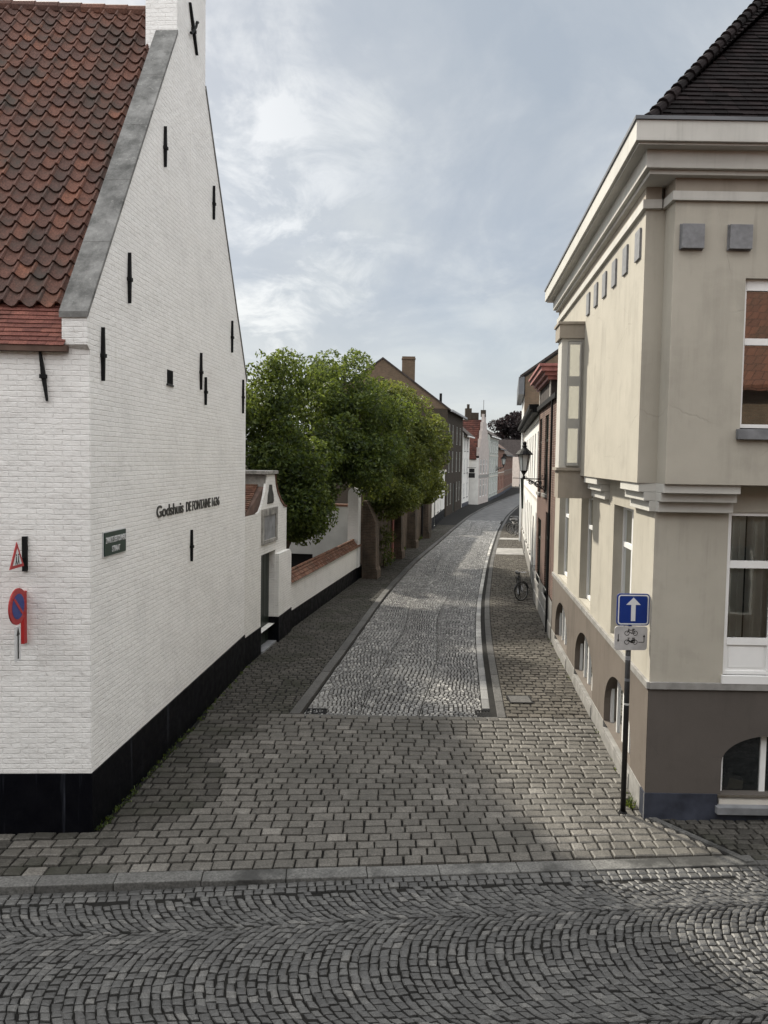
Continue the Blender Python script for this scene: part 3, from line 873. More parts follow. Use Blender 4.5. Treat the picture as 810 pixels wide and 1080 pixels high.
# ------------------------------------------------------------------ white almshouse
def almshouse():
    O = (-3.88, 10.15)
    G = Fr(O, (0.069, 1), +1)               # gable along the street
    Fq = Fr(O, (-1, -0.05), -1)             # front, running left; outside faces the viewer
    root = thing('almshouse', 'whitewashed brick house with steep gable, tall chimney and brown pantile roof', 'house', (O[0], O[1], 0))
    W, ridge = 8.2, 4.08
    slope = 1.57
    ptop = lambda s: 7.02 + slope * (s + 0.08)          # parapet line, near side
    pk = ptop(ridge)
    m = MB()
    poly = [(0.0, 0.905), (W, 0.905), (W, 6.9), (W + 0.08, 7.02), (4.93, ptop(2 * ridge - 4.93)), (4.93, 13.9), (3.34, 13.9), (3.34, ptop(3.34)), (-0.08, 7.02), (-0.08, 6.62), (0.0, 6.55)]
    m.prism(G, poly, 0.0, -0.34)
    m.build('gable_wall', 'whitewash', root)
    m = MB(); m.box(Fq, 0.34, 11, 0.0, -0.34, 0.905, 6.72); m.box(Fq, 0.0, 0.34, 0.003, -0.002, 0.905, 6.6)
    m.build('front_wall', 'whitewash', root)
    m = MB(); m.box(Fr(G(W, -0.34, 0)[:2], (-1, 0.069), -1), 0, 10.6, -0.01, -0.34, 0.0, 6.7)
    m.build('rear_wall', 'whitewash', root)
    m = MB()
    m.prism(G, [(0.0, 6.7), (W, 6.7), (ridge, pk - 0.2)], -10.6, -10.9)
    m.box(G, 0.0, W, -10.6, -10.9, 0, 6.75)
    m.build('far_gable', 'whitewash', root)
    m = MB(); m.box(G, -0.022, W + 0.01, 0.022, -0.30, 0.0, 0.905); m.build('plinth', 'tar', root)
    m = MB(); m.box(Fq, 0.02, 11, 0.021, -0.3, 0.0, 0.9045); m.build('plinth', 'tar', root)
    # roof: near slope of pantiles over four courses of plain red tiles
    A = Vector((-1, -0.05, 0)).normalized()
    inward = Vector((0.069, 1, 0)).normalized()
    U = (inward + Vector((0, 0, slope))).normalized()
    rz = lambda s: 6.80 + slope * s
    eave = G(-0.13, -0.29, rz(-0.13))
    H = (ridge + 0.05) * math.sqrt(1 + slope * slope)
    m = MB(); nrm = A.cross(U).normalized(); nrm = nrm if nrm.z > 0 else -nrm
    e2 = eave - nrm * 0.03
    m.hexa([e2, e2 + A * 10.5, e2 + A * 10.5 + U * H, e2 + U * H, e2 - nrm * 0.14, e2 + A * 10.5 - nrm * 0.14, e2 + A * 10.5 + U * H - nrm * 0.14, e2 + U * H - nrm * 0.14])
    U2 = (-inward + Vector((0, 0, slope))).normalized(); eb = G(2 * ridge + 0.13, -0.29, rz(-0.13))
    n2 = A.cross(U2).normalized(); n2 = n2 if n2.z > 0 else -n2
    m.hexa([eb, eb + A * 10.5, eb + A * 10.5 + U2 * H, eb + U2 * H, eb - n2 * 0.14, eb + A * 10.5 - n2 * 0.14, eb + A * 10.5 + U2 * H - n2 * 0.14, eb + U2 * H - n2 * 0.14])
    roof = m.build('roof', 'roof_brown', root)
    hf = 0.68
    m = MB(); pantiles(m, eave + U * hf - nrm * 0.012 - A * 0.02, A, U, 4.6, H - hf, 0.236, 0.250)
    m.build('pantiles', 'pantile', roof)
    m = MB(); flat_tiles(m, eave - nrm * 0.005, A, U, lambda h: (0.0, 4.6), hf + 0.05, 0.235, 0.072, 0.014, 0.012)
    m.build('eave_tiles', 'flat_tile', roof)
    m = MB()
    for k in range(12):
        c = eave + U * (H + 0.01) + A * (k * 0.40)
        m.tube([c - Vector((0, 0, 0.03)) + nrm * 0.0, c + A * 0.41 - Vector((0, 0, 0.035))], [0.125, 0.115], 10)
    m.build('ridge_tiles', 'pantile', roof)
    m = MB()
    for k in range(30):                       # lead flashing stepping up beside the coping
        c = eave + U * (0.8 + k * 0.25) - A * 0.06 + nrm * 0.085
        m.hexa([c - A * 0.02, c + A * 0.09, c + A * 0.07 + U * 0.29, c - A * 0.02 + U * 0.29] + [p - nrm * 0.05 for p in (c - A * 0.02, c + A * 0.09, c + A * 0.07 + U * 0.29, c - A * 0.02 + U * 0.29)])
    m.build('flashing', 'lead', roof)
    m = MB(); m.box(Fq, 0.27, 11, 0.09, -0.05, 6.52, 6.60)
    m.build('eave_board', 'roof_brown', root)
    # parapet coping in long stones
    m = MB()
    def cop(s0, s1, sign):
        f = lambda s: ptop(s) if sign > 0 else ptop(2 * ridge - s)
        n = 5
        for i in range(n):
            a, b = s0 + (s1 - s0) * (i + 0.004) / n, s0 + (s1 - s0) * (i + 0.996) / n
            m.prism(G, [(a, f(a) - 0.03), (b, f(b) - 0.03), (b, f(b) + 0.05), (a, f(a) + 0.05)], 0.018, -0.37)
    cop(-0.10, 3.335, +1); m.build('coping', 'coping_stone', root)
    m = MB(); cop(4.935, 8.26, -1); m.build('coping', 'coping_stone', root)
    m = MB(); m.box(G, 3.3405, 4.9295, -0.34, -0.55, 11.3, 13.9); m.box(G, 3.30, 4.97, 0.045, -0.59, 13.9, 14.02); m.box(G, 3.34, 4.93, 0.004, -0.55, 14.02, 15.3); m.box(G, 3.28, 4.99, 0.06, -0.61, 15.3, 15.45)
    ch = m.build('chimney', 'whitewash', root)
    # wrought iron anchors
    def anchor(F, s, z0, z1, lean=0.0, w=0.026):
        m = MB(); zm = (z0 + z1) / 2
        m.prism(F, [(s - w * 0.35 - lean, z0), (s + w * 0.35 - lean, z0), (s + w, zm), (s + w * 0.35 + lean, z1), (s - w * 0.35 + lean, z1), (s - w, zm)], 0.004, 0.05)
        m.box(F, s - w * 1.6, s + w * 1.6, 0.002, 0.062, zm - 0.045, zm + 0.005)
        return m
    for s, z0, z1 in ((2.71, 9.91, 10.56), (5.45, 9.90, 10.56), (1.24, 7.41, 8.14), (0.34, 6.19, 6.91), (6.87, 7.47, 8.16), (4.66, 6.46, 7.16), (4.96, 6.19, 6.73), (7.85, 6.2, 6.98), (4.13, 3.23, 3.82)):
        anchor(G, s, z0, z1).build('wall_anchor', 'iron', root)
    m = anchor(Fq, 0.59, 5.88, 6.56, 0.045); m.build('wall_anchor', 'iron', root)
    m = anchor(G, 4.14, 12.52, 13.22, -0.20, 0.04)
    cur = [G(3.93, 0.045, 12.70), G(3.99, 0.045, 12.72), G(4.06, 0.05, 12.80), G(4.14, 0.05, 12.88), G(4.22, 0.05, 12.96), G(4.26, 0.05, 13.06), G(4.33, 0.045, 13.09)]
    m.tube(cur, 0.024, 6); m.build('wall_anchor', 'iron', root)
    m = MB(); m.box(G, 2.87, 3.13, 0.004, 0.012, 6.40, 6.64); m.box(G, 2.84, 3.16, 0.004, 0.022, 6.37, 6.40)
    vt = m.build('vent', 'black_paint', root)
    m = MB()
    for k in range(5): m.box(G, 2.88 + k * 0.055, 2.895 + k * 0.055, 0.012, 0.02, 6.41, 6.63)
    m.build('bar', 'iron', vt)
    for word, a, w, h in (('Godshuis', 2.38, 1.33, 0.20), ('DE FONTAINE', 3.86, 1.50, 0.185), ('1636', 5.47, 0.53, 0.185)):
        lettering('lettering', word, 'black_paint', root, G(a, 0.010, 4.17), (0.069, 1), w, h)
    return G, Fq
G, FQ = almshouse()

def street_sign():
    o = thing('street_sign', 'dark green street name plate with white letters on the whitewashed gable', 'sign', G(0.73, 0.03, 3.95))
    m = MB(); m.box(G, 0.37, 1.09, 0.012, 0.030, 3.79, 4.115); m.build('plate', 'sign_green', o, bevel=0.004)
    b = MB(); b.box(G, 0.35, 1.11, 0.004, 0.012, 3.775, 4.13); b.build('frame', 'sign_white', o)
    lettering('lettering', 'ZWARTE LEERTOUWERS', 'sign_white', o, G(0.395, 0.033, 3.965), (0.069, 1), 0.67, 0.085, 0.004)
    lettering('lettering', 'STRAAT', 'sign_white', o, G(0.60, 0.033, 3.83), (0.069, 1), 0.27, 0.085, 0.004)
street_sign()

def disc(F, c, z, r, d0, d1, k=28, r0=0.0):
    m = MB()
    if r0 == 0:
        m.prism(F, [(c + r * math.cos(2 * math.pi * i / k), z + r * math.sin(2 * math.pi * i / k)) for i in range(k)], d0, d1)
    else:
        for i in range(k):
            a, b = 2 * math.pi * i / k, 2 * math.pi * (i + 1) / k
            m.prism(F, [(c + r0 * math.cos(a), z + r0 * math.sin(a)), (c + r * math.cos(a), z + r * math.sin(a)), (c + r * math.cos(b), z + r * math.sin(b)), (c + r0 * math.cos(b), z + r0 * math.sin(b))], d0, d1)
    return m

def wall_signs():
    # signs stand out from the front wall, facing right
    base = FQ(0.845, 0.0, 0)
    S = Fr((base.x, base.y), (0.0, -1.0), -1)      # outwards from the wall; face towards +x
    n = S.n
    o = thing('warning_sign', 'small red bordered triangular warning sign on dark bracket, on the white front wall', 'sign', S(0.2, 0, 3.85))
    m = MB(); m.box(S, 0.0, 0.045, -0.03, 0.03, 3.64, 4.10); m.box(S, 0.0, 0.30, -0.02, 0.004, 3.80, 3.83); m.build('bracket', 'iron', o)
    cx, cz, r = 0.27, 3.83, 0.225
    tri = lambda r, sk=0: [(cx + r * math.cos(rad(90 + a)), cz + r * math.sin(rad(90 + a))) for a in (0, 120, 240)]
    m = MB(); m.prism(S, tri(r), 0.005, 0.017); m.build('plate', 'sign_red', o, bevel=0.003)
    m = MB(); m.prism(S, tri(r * 0.62), 0.018, 0.021); m.build('face', 'sign_white', o)
    m = MB()
    for px in (-0.028, 0.030):
        m.prism(S, [(cx + px - 0.012, cz - 0.01), (cx + px + 0.014, cz - 0.01), (cx + px + 0.010, cz + 0.04), (cx + px - 0.008, cz + 0.04)], 0.022, 0.024)
        m.prism(S, [(cx + px - 0.026, cz - 0.065), (cx + px - 0.012, cz - 0.065), (cx + px + 0.006, cz - 0.01), (cx + px - 0.008, cz - 0.01)], 0.022, 0.024)
        m.prism(S, [(cx + px + 0.014, cz - 0.065), (cx + px + 0.028, cz - 0.065), (cx + px + 0.014, cz - 0.01), (cx + px, cz - 0.01)], 0.022, 0.024)
        m.prism(S, [(cx + px + 0.014 * math.cos(i * .785), cz + 0.057 + 0.014 * math.sin(i * .785)) for i in range(8)], 0.022, 0.024)
    m.build('symbol', 'black_paint', o)
    o = thing('no_parking_sign', 'round blue and red no parking sign on red wall bar above small arrow plate', 'sign', S(0.2, 0, 3.2))
    m = MB(); m.box(S, -0.0, 0.085, -0.035, 0.012, 2.68, 3.38); m.build('bar', 'sign_red', o, bevel=0.006)
    c, z = 0.255, 3.215
    disc(S, c, z, 0.238, 0.0, 0.018).build('plate', 'sign_red', o, bevel=0.003)
    disc(S, c, z, 0.165, 0.019, 0.021).build('face', 'sign_blue', o)
    m = MB(); dx = 0.025 * 0.7
    m.prism(S, [(c + 0.12 + dx, z + 0.11), (c + 0.11 - dx, z + 0.12), (c - 0.12 - dx, z - 0.11), (c - 0.11 + dx, z - 0.12)], 0.022, 0.024)
    m.build('stripe', 'sign_red', o)
    m = MB(); m.box(S, c - 0.075, c + 0.075, 0.0, 0.012, 2.50, 2.955); pl = m.build('arrow_plate', 'sign_white', o, bevel=0.003)
    m = MB(); m.box(S, c - 0.016, c + 0.016, 0.013, 0.016, 2.53, 2.86); m.prism(S, [(c - 0.042, 2.84), (c + 0.042, 2.84), (c, 2.94)], 0.013, 0.016)
    m.build('arrow', 'black_paint', pl)
wall_signs()

# ------------------------------------------------------------------ gate portal and garden wall
def gate():
    O = (-3.305, 18.44); E_ = (-2.78, 22.41)
    F = Fr(O, (E_[0] - O[0], E_[1] - O[1]), +1)
    k = 0.16
    root = thing('gate_portal', 'whitewashed gate portal with small curved gable, stone plaque and dark door', 'gate', (*O, 0))
    m = MB()
    m.wall(F, -0.1, 3.62 + k, 0.62, 3.76, [(1.1 + k, 2.45 + k, 0.62, 2.66)], 0.0, 0.20)
    m.box(F, 3.62 + k - 0.001, 3.60 + k, 0.0, -0.5, 0.6, 3.76)
    m.quad(F(3.62 + k, 0, 0.6), F(3.62 + k, -0.5, 0.6), F(3.62 + k, -0.5, 3.76), F(3.62 + k, 0, 3.76))
    m.box(F, 2.46 + k, 3.83 + k, 0.10, -0.02, 0.80, 2.42)
    m.prism(F, [(2.46 + k, 2.42), (3.83 + k, 2.42), (3.66 + k, 2.54), (2.46 + k, 2.54)], 0.10, -0.02)
    m.build('wall', 'whitewash_worn', root)
    m = MB(); m.box(F, -0.1, 1.1 + k, 0.018, -0.3, 0.0, 0.81); m.build('plinth', 'tar', root)
    m = MB(); m.box(F, 2.45 + k - 0.012, 3.85 + k, 0.118, -0.5, 0.0, 0.80); m.build('plinth', 'tar', root)
    gp = [(0.72, 3.76), (0.95, 3.80), (1.15, 3.95), (1.36, 4.22), (1.50, 4.50), (1.57, 4.72), (2.33, 4.72), (2.42, 4.45), (2.62, 4.20), (2.95, 3.96), (3.30, 3.80), (3.55, 3.76)]
    m = MB(); m.prism(F, [(a + k, z) for a, z in gp], 0.0, -0.06); m.build('gable', 'whitewash_worn', root)
    m = MB()
    for side in (0, 1):
        pts = gp[:6] if side == 0 else gp[6:]
        for (a0, z0), (a1, z1) in zip(pts, pts[1:]):
            if side == 1 and True:
                m.prism(F, [(a0 + k, z0), (a1 + k, z1), (a1 + k, z1 + 0.06), (a0 + k + 0.03, z0 + 0.05)], 0.03, -0.16)
    m.build('coping', 'old_tile', root)
    m = MB(); m.box(F, 1.50 + k, 2.40 + k, -0.02, -0.95, 4.0, 4.74); m.build('chimney_block', 'grey_stone', root)
    m = MB(); m.box(F, 1.40 + k, 2.50 + k, 0.06, -1.05, 4.74, 4.83); m.build('cap', 'grey_stone', root, bevel=0.01)
    # roof running back from the gable
    m = MB()
    rz, mid = 4.66, 1.95 + k
    for sgn, e in ((-1, 0.0), (1, 3.66 + k)):
        a = F(e, -0.055, 3.74); up = F(mid, -0.26, rz) - a
        al = -F.n * 2.6
        flat_tiles(m, a, al, up, lambda h: (0.0, 2.6), up.length, 0.20, 0.11, 0.02, 0.02)
    rf = m.build('roof', 'old_tile', root)
    m = MB(); m.prism(F, [(0.02, 3.70), (3.64 + k, 3.70), (mid, rz - 0.05)], -0.07, -2.70); m.build('roof_core', 'roof_brown', rf)
    m = MB(); m.box(F, -0.1, 3.62 + k, -0.5, -2.8, 2.7, 3.70); m.build('back_wall', 'whitewash_worn', root)
    # plaque
    m = MB(); a0, a1 = 1.08 + k, 2.52 + k
    m.box(F, a0, a1, -0.01, 0.05, 2.92, 3.02); m.box(F, a0, a1, -0.01, 0.05, 3.66, 3.84); m.box(F, a0, a0 + 0.16, -0.01, 0.045, 3.02, 3.66); m.box(F, a1 - 0.16, a1, -0.01, 0.045, 3.02, 3.66)
    pq = m.build('plaque', 'grey_stone', root, bevel=0.008)
    m = MB(); m.box(F, a0 + 0.16, a1 - 0.16, -0.01, 0.012, 3.02, 3.66); m.build('panel', 'bluestone', pq)
    m = MB(); m.box(F, 1.60 + k, 2.14 + k, -0.01, 0.02, 3.96, 4.00)
    m.prism(F, [(1.62 + k, 4.0), (2.10 + k, 4.0), (2.06 + k, 4.20), (1.95 + k, 4.32), (1.90 + k, 4.46), (1.80 + k, 4.46), (1.74 + k, 4.32), (1.66 + k, 4.2)], -0.01, 0.05)
    m.build('relief', 'statue', root)
    m = MB(); m.box(F, 1.1 + k, 2.45 + k, -0.19, -0.25, 0.1, 2.66)
    for i in range(5): m.box(F, 1.12 + k + i * 0.27, 1.125 + k + i * 0.27 + 0.25, -0.175, -0.19, 0.15, 2.62)
    dr = m.build('door', 'door_green', root)
    m = MB(); m.tube([F(1.28 + k, -0.14, 1.10), F(1.28 + k, -0.14, 1.32)], 0.016, 6); m.build('handle', 'iron', dr)
    m = MB(); m.box(F, 1.12 + k, 2.43 + k, -0.2, 0.06, 0.0, 0.15); m.build('step', 'bluestone', root, bevel=0.01)
gate()

W0, W1 = Vector((-2.78, 22.41)), Vector((-0.93, 33.02))
FW = Fr(W0, W1 - W0, +1)
def garden_wall():
    L = (W1 - W0).length
    root = thing('garden_wall', 'low white garden wall with brown tiled coping and tarred foot, ending in round topped pier', 'wall', (*W0, 0))
    m = MB(); m.box(FW, 0.05, L - 0.5, 0.0, -0.30, 0.62, 1.56); m.build('wall', 'whitewash_worn', root)
    m = MB(); m.box(FW, 0.04, L, 0.015, -0.32, 0.0, 0.62); m.build('plinth', 'tar', root)
    m = MB()
    a = FW(0.05, 0.10, 1.50)
    flat_tiles(m, a, FW.t, FW(0.05, -0.15, 1.78) - a, lambda h: (0, L - 0.55), 0.375, 0.20, 0.125, 0.025, 0.022)
    a = FW(0.05, -0.40, 1.50)
    flat_tiles(m, a, FW.t, FW(0.05, -0.15, 1.78) - a, lambda h: (0, L - 0.55), 0.375, 0.20, 0.125, 0.025, 0.022)
    x = 0.05
    while x < L - 0.55:
        m.tube([FW(x, -0.15, 1.785), FW(x + 0.27, -0.15, 1.79)], [0.055, 0.05], 8); x += 0.27
    m.build('coping', 'old_tile', root)
    m = MB(); pts = [(0.05, 0.62), (0.05, 3.75)] + [(0.05 - 0.225 + 0.225 * math.cos(math.pi * i / 10), 3.75 + 0.225 * math.sin(math.pi * i / 10)) for i in range(1, 10)] + [(-0.40, 3.75), (-0.40, 0.62)]
    FP = Fr(FW(L - 0.52, 0, 0)[:2], FW.n[:2], -1)
    m.prism(FP, pts, 0.0, -0.52)
    m.build('pier', 'white_block', root)
    w = thing('garden_back_wall', 'shaded white wall behind the garden, under the hanging foliage', 'wall', (-4.5, 33.2, 0))
    B = Fr((-1.40, 33.2), (-1, 0.15), -1)
    m = MB(); m.wall(B, 0.0, 9, 0.0, 3.1, [(1.7, 3.3, 0.1, 0.98)], 0.0, 0.3); m.box(B, 0, 9, -0.3, -0.35, 0, 3.1)
    m.build('wall', 'shaded_white_block', w)
    m = MB(); m.box(B, 1.7, 3.3, -0.28, -0.299, 0.1, 0.98); m.build('hatch', 'dark_void', w)
    m = MB(); m.box(B, 0, 9, 0.04, -0.4, 3.1, 3.2); m.build('coping', 'old_tile', w)
garden_wall()

B0, B1 = Vector((-0.72, 33.06)), Vector((3.42, 54.75))
FB = Fr(B0, B1 - B0, +1)
def brick_wall():
    L = (B1 - B0).length
    root = thing('brick_wall', 'tall weathered brown brick wall with buttresses along the left pavement', 'wall', (*B0, 0))
    m = MB(); m.box(FB, 0.1, L, 0.0, -0.4, 0.0, 3.75); m.build('wall', 'old_brick', root)
    m = MB(); m.box(FB, 0.1, L, 0.06, -0.46, 3.75, 3.85); m.build('coping', 'coping_stone', root)
    for s, w, d in ((0.15, 0.75, 0.55), (7.0, 0.8, 0.5), (11.9, 0.8, 0.5), (17.6, 0.8, 0.5)):
        m = MB()
        S = Fr(FB(s, 0, 0)[:2], FB.n[:2], -1)
        m.prism(S, [(-0.05, 0.0), (d, 0.0), (d - 0.05, 2.5), (0.08, 3.4), (-0.05, 3.4)], 0.0, -w)
        m.prism(S, [(-0.05, 0.0), (d + 0.06, 0.0), (d + 0.05, 0.45), (d, 0.55), (-0.05, 0.55)], 0.05, -w - 0.05)
        m.build('buttress', 'old_brick', root)
    for s in (5.9, 16.6):
        m = MB(); m.tube([FB(s, 0.09, 0.05), FB(s, 0.09, 3.7)], 0.06, 8); m.build('downpipe', 'pink_paint' if s < 6 else 'iron', root)
brick_wall()

# ------------------------------------------------------------------ generic houses along the street
def house(name, label, O, E_, side, height, depth, wall, floors, roof=None, roofmat='roof_dark', pitch=42, plinth=0.5, plinthmat='bluestone_dark',
          doors=(), chim=(), frame='white_paint', eave=0.28, gutter='zinc', fw=0.07, trim=None, recess=0.035, pane='pane_dark', cap=True):
    F = Fr(O, (E_[0] - O[0], E_[1] - O[1]), side)
    L = (Vector(E_) - Vector(O)).length
    root = thing(name, label, 'house', (O[0], O[1], 0))
    holes = [(a, b, z0, z1) for (z0, z1, cols) in floors for (a, b) in cols]
    dh = [(a, b, 0.12, z) for (a, b, z) in doors]
    m = MB(); m.wall(F, 0, L, 0.0, height, holes + dh, 0.0, recess + 0.1)
    for a in (0, L):
        m.quad(F(a, 0, 0), F(a, -depth, 0), F(a, -depth, height), F(a, 0, height))
        if roof == 'eaves':
            rh = math.tan(rad(pitch)) * depth / 2
            m.add([F(a, 0, height), F(a, -depth, height), F(a, -depth / 2, height + rh)], [(0, 1, 2)])
    m.quad(F(0, -depth, 0), F(L, -depth, 0), F(L, -depth, height), F(0, -depth, height))
    m.quad(F(0, 0, height), F(L, 0, height), F(L, -depth, height), F(0, -depth, height))
    m.build('wall', wall, root)
    m = MB(); cur = 0.0
    for (a, b, z) in sorted(doors) + [(L, L, 0)]:
        if a > cur: m.box(F, cur, a, 0.018, -0.05, 0.0, plinth)
        cur = b
    m.build('plinth', plinthmat, root)
    for (a, b, z0, z1) in holes:
        wv = window(root, F, a, b, z0, z1, -recess, bars=[(z0 + (z1 - z0) * 0.66, 0.07)], muls=[((a + b) / 2, 0.06)], fw=fw, mat=frame, pane=pane, back=False)
        mb = MB(); mb.quad(F(a, -recess - 0.08, z0), F(b, -recess - 0.08, z0), F(b, -recess - 0.08, z1), F(a, -recess - 0.08, z1)); mb.build('room', 'interior', wv)
        mb = MB(); mb.box(F, a - 0.06, b + 0.06, 0.06, -recess, z0 - 0.09, z0); mb.build('sill', 'sill_stone', wv)
    for (a, b, z) in doors:
        m = MB(); m.box(F, a, b, -recess, -recess - 0.06, 0.12, z); m.box(F, a + 0.08, b - 0.08, -recess + 0.02, -recess, 0.3, 1.1); m.box(F, a + 0.08, b - 0.08, -recess + 0.02, -recess, 1.25, z - 0.5)
        dd = m.build('door', 'door_green', root)
        m = MB(); m.tube([F(a + 0.14, -recess + 0.05, 1.0), F(a + 0.14, -recess + 0.05, 1.2)], 0.018, 6); m.build('handle', 'chrome', dd)
    if trim:
        m = MB()
        for z in trim: m.box(F, 0, L, 0.05, -0.02, z, z + 0.12)
        m.build('string_course', 'offwhite_paint', root)
    if roof == 'eaves':
        rh = math.tan(rad(pitch)) * depth / 2
        rf = None
        m = MB()
        k = eave
        dz = math.tan(rad(pitch)) * k
        t = 0.12
        for sg in (0, 1):
            e0 = F(-0.05, k if sg == 0 else -depth - k, height - dz + 0.05); e1 = F(L + 0.05, k if sg == 0 else -depth - k, height - dz + 0.05)
            r0 = F(-0.05, -depth / 2, height + rh + 0.05); r1 = F(L + 0.05, -depth / 2, height + rh + 0.05)
            up = Vector((0, 0, t))
            m.hexa([e0, e1, r1, r0, e0 + up, e1 + up, r1 + up, r0 + up])
        rf = m.build('roof', roofmat, root)
        for (a, b, d0, d1, h) in chim:
            m = MB(); m.box(F, a, b, -d0, -d1, height, h); m.box(F, a - 0.05, b + 0.05, -d0 + 0.05, -d1 - 0.05, h, h + 0.12); m.build('chimney', 'red_brick', rf)
    elif cap:
        m = MB(); m.box(F, -0.0, L, 0.14, -0.2, height, height + 0.16); m.build('parapet', 'offwhite_paint', root)
    if gutter and roof:
        m = MB(); m.box(F, -0.05, L + 0.05, eave + 0.10, eave - 0.05, height - math.tan(rad(pitch)) * eave - 0.05, height - math.tan(rad(pitch)) * eave + 0.09)
        m.build('gutter', gutter, root)
    return root, F, L

def left_houses():
    # low white house behind the brick wall
    r, F, L = house('low_house', 'low flat white house front with dark foot next to the brick wall', (3.50, 56.6), (5.40, 68.6), +1, 4.15, 3, 'white_far',
          [(1.0, 2.9, [(5.2, 6.0), (7.6, 8.4)]), (3.15, 3.45, [(1.6, 2.2), (4.4, 5.0), (8.0, 8.6)])], plinth=0.85, plinthmat='tar', doors=[(2.2, 3.2, 2.6)])
    # dark brick house, gable towards the viewer
    O, E_ = (5.55, 69.0), (8.35, 82.6)
    F = Fr(O, (E_[0] - O[0], E_[1] - O[1]), +1); L = 13.5
    root = thing('gabled_house', 'big dark brown brick house whose gable and chimney rise behind the trees', 'house', (*O, 0))
    fl = [(1.0, 3.0, [(0.9, 1.9), (3.0, 4.2), (8.2, 9.4), (10.6, 11.8)]), (4.0, 6.0, [(1.4, 2.5), (4.2, 5.3), (7.6, 8.8), (10.6, 11.8)]), (6.7, 8.5, [(1.4, 2.5), (4.2, 5.3), (7.6, 8.8), (10.6, 11.8)])]
    holes = [(a, b, z0, z1) for (z0, z1, c) in fl for (a, b) in c] + [(5.6, 7.0, 0.1, 2.9)]
    m = MB(); m.wall(F, 0, L, 0, 9.75, holes, 0, 0.12)
    w, eh, ph = 11.7, 9.75, 14.07
    GF = Fr(O, (-1, 0.0), -1)
    m.wall(GF, 0, w, 0, eh, [(8.4, 9.2, 6.0, 7.6)], 0, 0.2)
    m.prism(GF, [(0, eh), (w, eh), (w / 2, ph)], 0.0, -0.3)
    m.build('wall', 'dark_brick', root)
    m = MB(); m.prism(GF, [(0, eh + 0.0), (w, eh), (w / 2, ph - 0.02)], 0.03, 0.0)
    m.build('gable', 'brown_brick', root)
    m = MB()
    for (a, b, za, zb) in ((0, w / 2, eh, ph), (w, w / 2, eh, ph)):
        e = 0.35 if b > a else -0.35
        za2 = za - 0.25
        m.hexa([GF(a - e, 0.12, za2), GF(b, 0.12, zb), GF(b + 1.8 * (0), -14, zb), GF(a - e - 2.8, -14, za2), GF(a - e, 0.12, za2 + 0.16), GF(b, 0.12, zb + 0.16), GF(b, -14, zb + 0.16), GF(a - e - 2.8, -14, za2 + 0.16)])
    rf = m.build('roof', 'roof_dark', root)
    m = MB(); m.wbox(1.42, 2.58, 69.15, 69.9, 11.0, 14.35); m.wbox(1.38, 2.62, 69.05, 69.95, 14.1, 14.2); m.build('chimney', 'brown_brick', root)
    m = MB(); m.tube([(5.0, 70.2, 10.0), (5.0, 70.2, 11.2)], 0.12, 8); m.build('flue', 'iron', rf)
    m = MB(); m.box(GF, 8.4, 9.2, -0.12, -0.16, 6.0, 7.6); m.build('shutter', 'dark_void', root)
    for (a, b, z0, z1) in holes[:-1]:
        wv = window(root, F, a, b, z0, z1, -0.03, muls=[((a + b) / 2, 0.05)], bars=[(z0 + (z1 - z0) * .65, 0.06)], fw=0.06, mat='frame_grey', pane='pane_dark', back=False)
        mb = MB(); mb.quad(F(a, -0.11, z0), F(b, -0.11, z0), F(b, -0.11, z1), F(a, -0.11, z1)); mb.build('room', 'interior', wv)
    m = MB(); m.box(F, 5.6, 7.0, -0.05, -0.11, 0.1, 2.9); m.build('door', 'door_green', root)
    m = MB(); m.box(F, -0.1, L, 0.48, 0.30, 9.50, 9.68); m.build('gutter', 'lead', root)
    m = MB(); m.wbox(-5, 6.3, 83.0, 83.3, 0, 9.0); m.build('rear_wall', 'dark_brick', root)
    # white house with overhanging roof
    r, F, L = house('white_house', 'narrow tall white house with projecting pale gutter after the dark brick house', (8.42, 82.95), (9.72, 88.5), +1, 8.15, 8, 'white_far',
          [(1.1, 2.7, [(1.0, 1.9), (3.6, 4.6)]), (3.8, 5.4, [(1.0, 1.9), (3.4, 4.4)]), (6.2, 7.7, [(1.0, 1.9), (3.4, 4.4)])], 'eaves', 'roof_dark', 40, gutter='white_paint', eave=0.5)
    # stepped gable house: roof slope and blank side wall face the viewer
    O, E_ = (10.86, 88.7), (13.0, 96.0)
    F = Fr(O, (E_[0] - O[0], E_[1] - O[1]), +1); L = (Vector(E_) - Vector(O)).length
    root = thing('stepped_gable_house', 'house with red tiled roof, stepped street gable and blank white side wall', 'house', (*O, 0))
    fl = [(0.9, 3.0, [(1.0, 2.2), (3.2, 4.4), (5.4, 6.4)]), (3.6, 5.3, [(1.0, 2.2), (3.2, 4.4), (5.4, 6.4)])]
    holes = [(a, b, z0, z1) for (z0, z1, c) in fl for (a, b) in c]
    m = MB(); m.wall(F, 0, L, 0, 5.7, holes, 0, 0.2)
    steps = []
    n = 5
    for i in range(n):
        a = L / 2 * i / n; z = 5.7 + 5.0 * (i + 1) / n
        steps += [(a, 5.7 + 5.0 * i / n + (0.0 if i else 0.0)), (a, z)]
    poly = [(0, 5.7)] + steps[1:] + [(L - a_, z_) for a_, z_ in reversed(steps[1:])] + [(L, 5.7)]
    m.prism(F, poly, 0.0, -0.3)
    m.build('street_gable', 'pale_pink', root)
    sd = Fr(O, (-1, 0.25), -1)
    m = MB(); m.box(sd, 0, 9, 0.0, -0.3, 0, 5.45); m.build('side_wall', 'white_far', root)
    m = MB()
    a = sd(0.3, 0.15, 5.35); top = F(L / 2, -0.3, 10.05)
    up = Vector((top.x - sd(0.3, 0, 0).x, top.y - sd(0.3, 0, 0).y, top.z - 5.35))
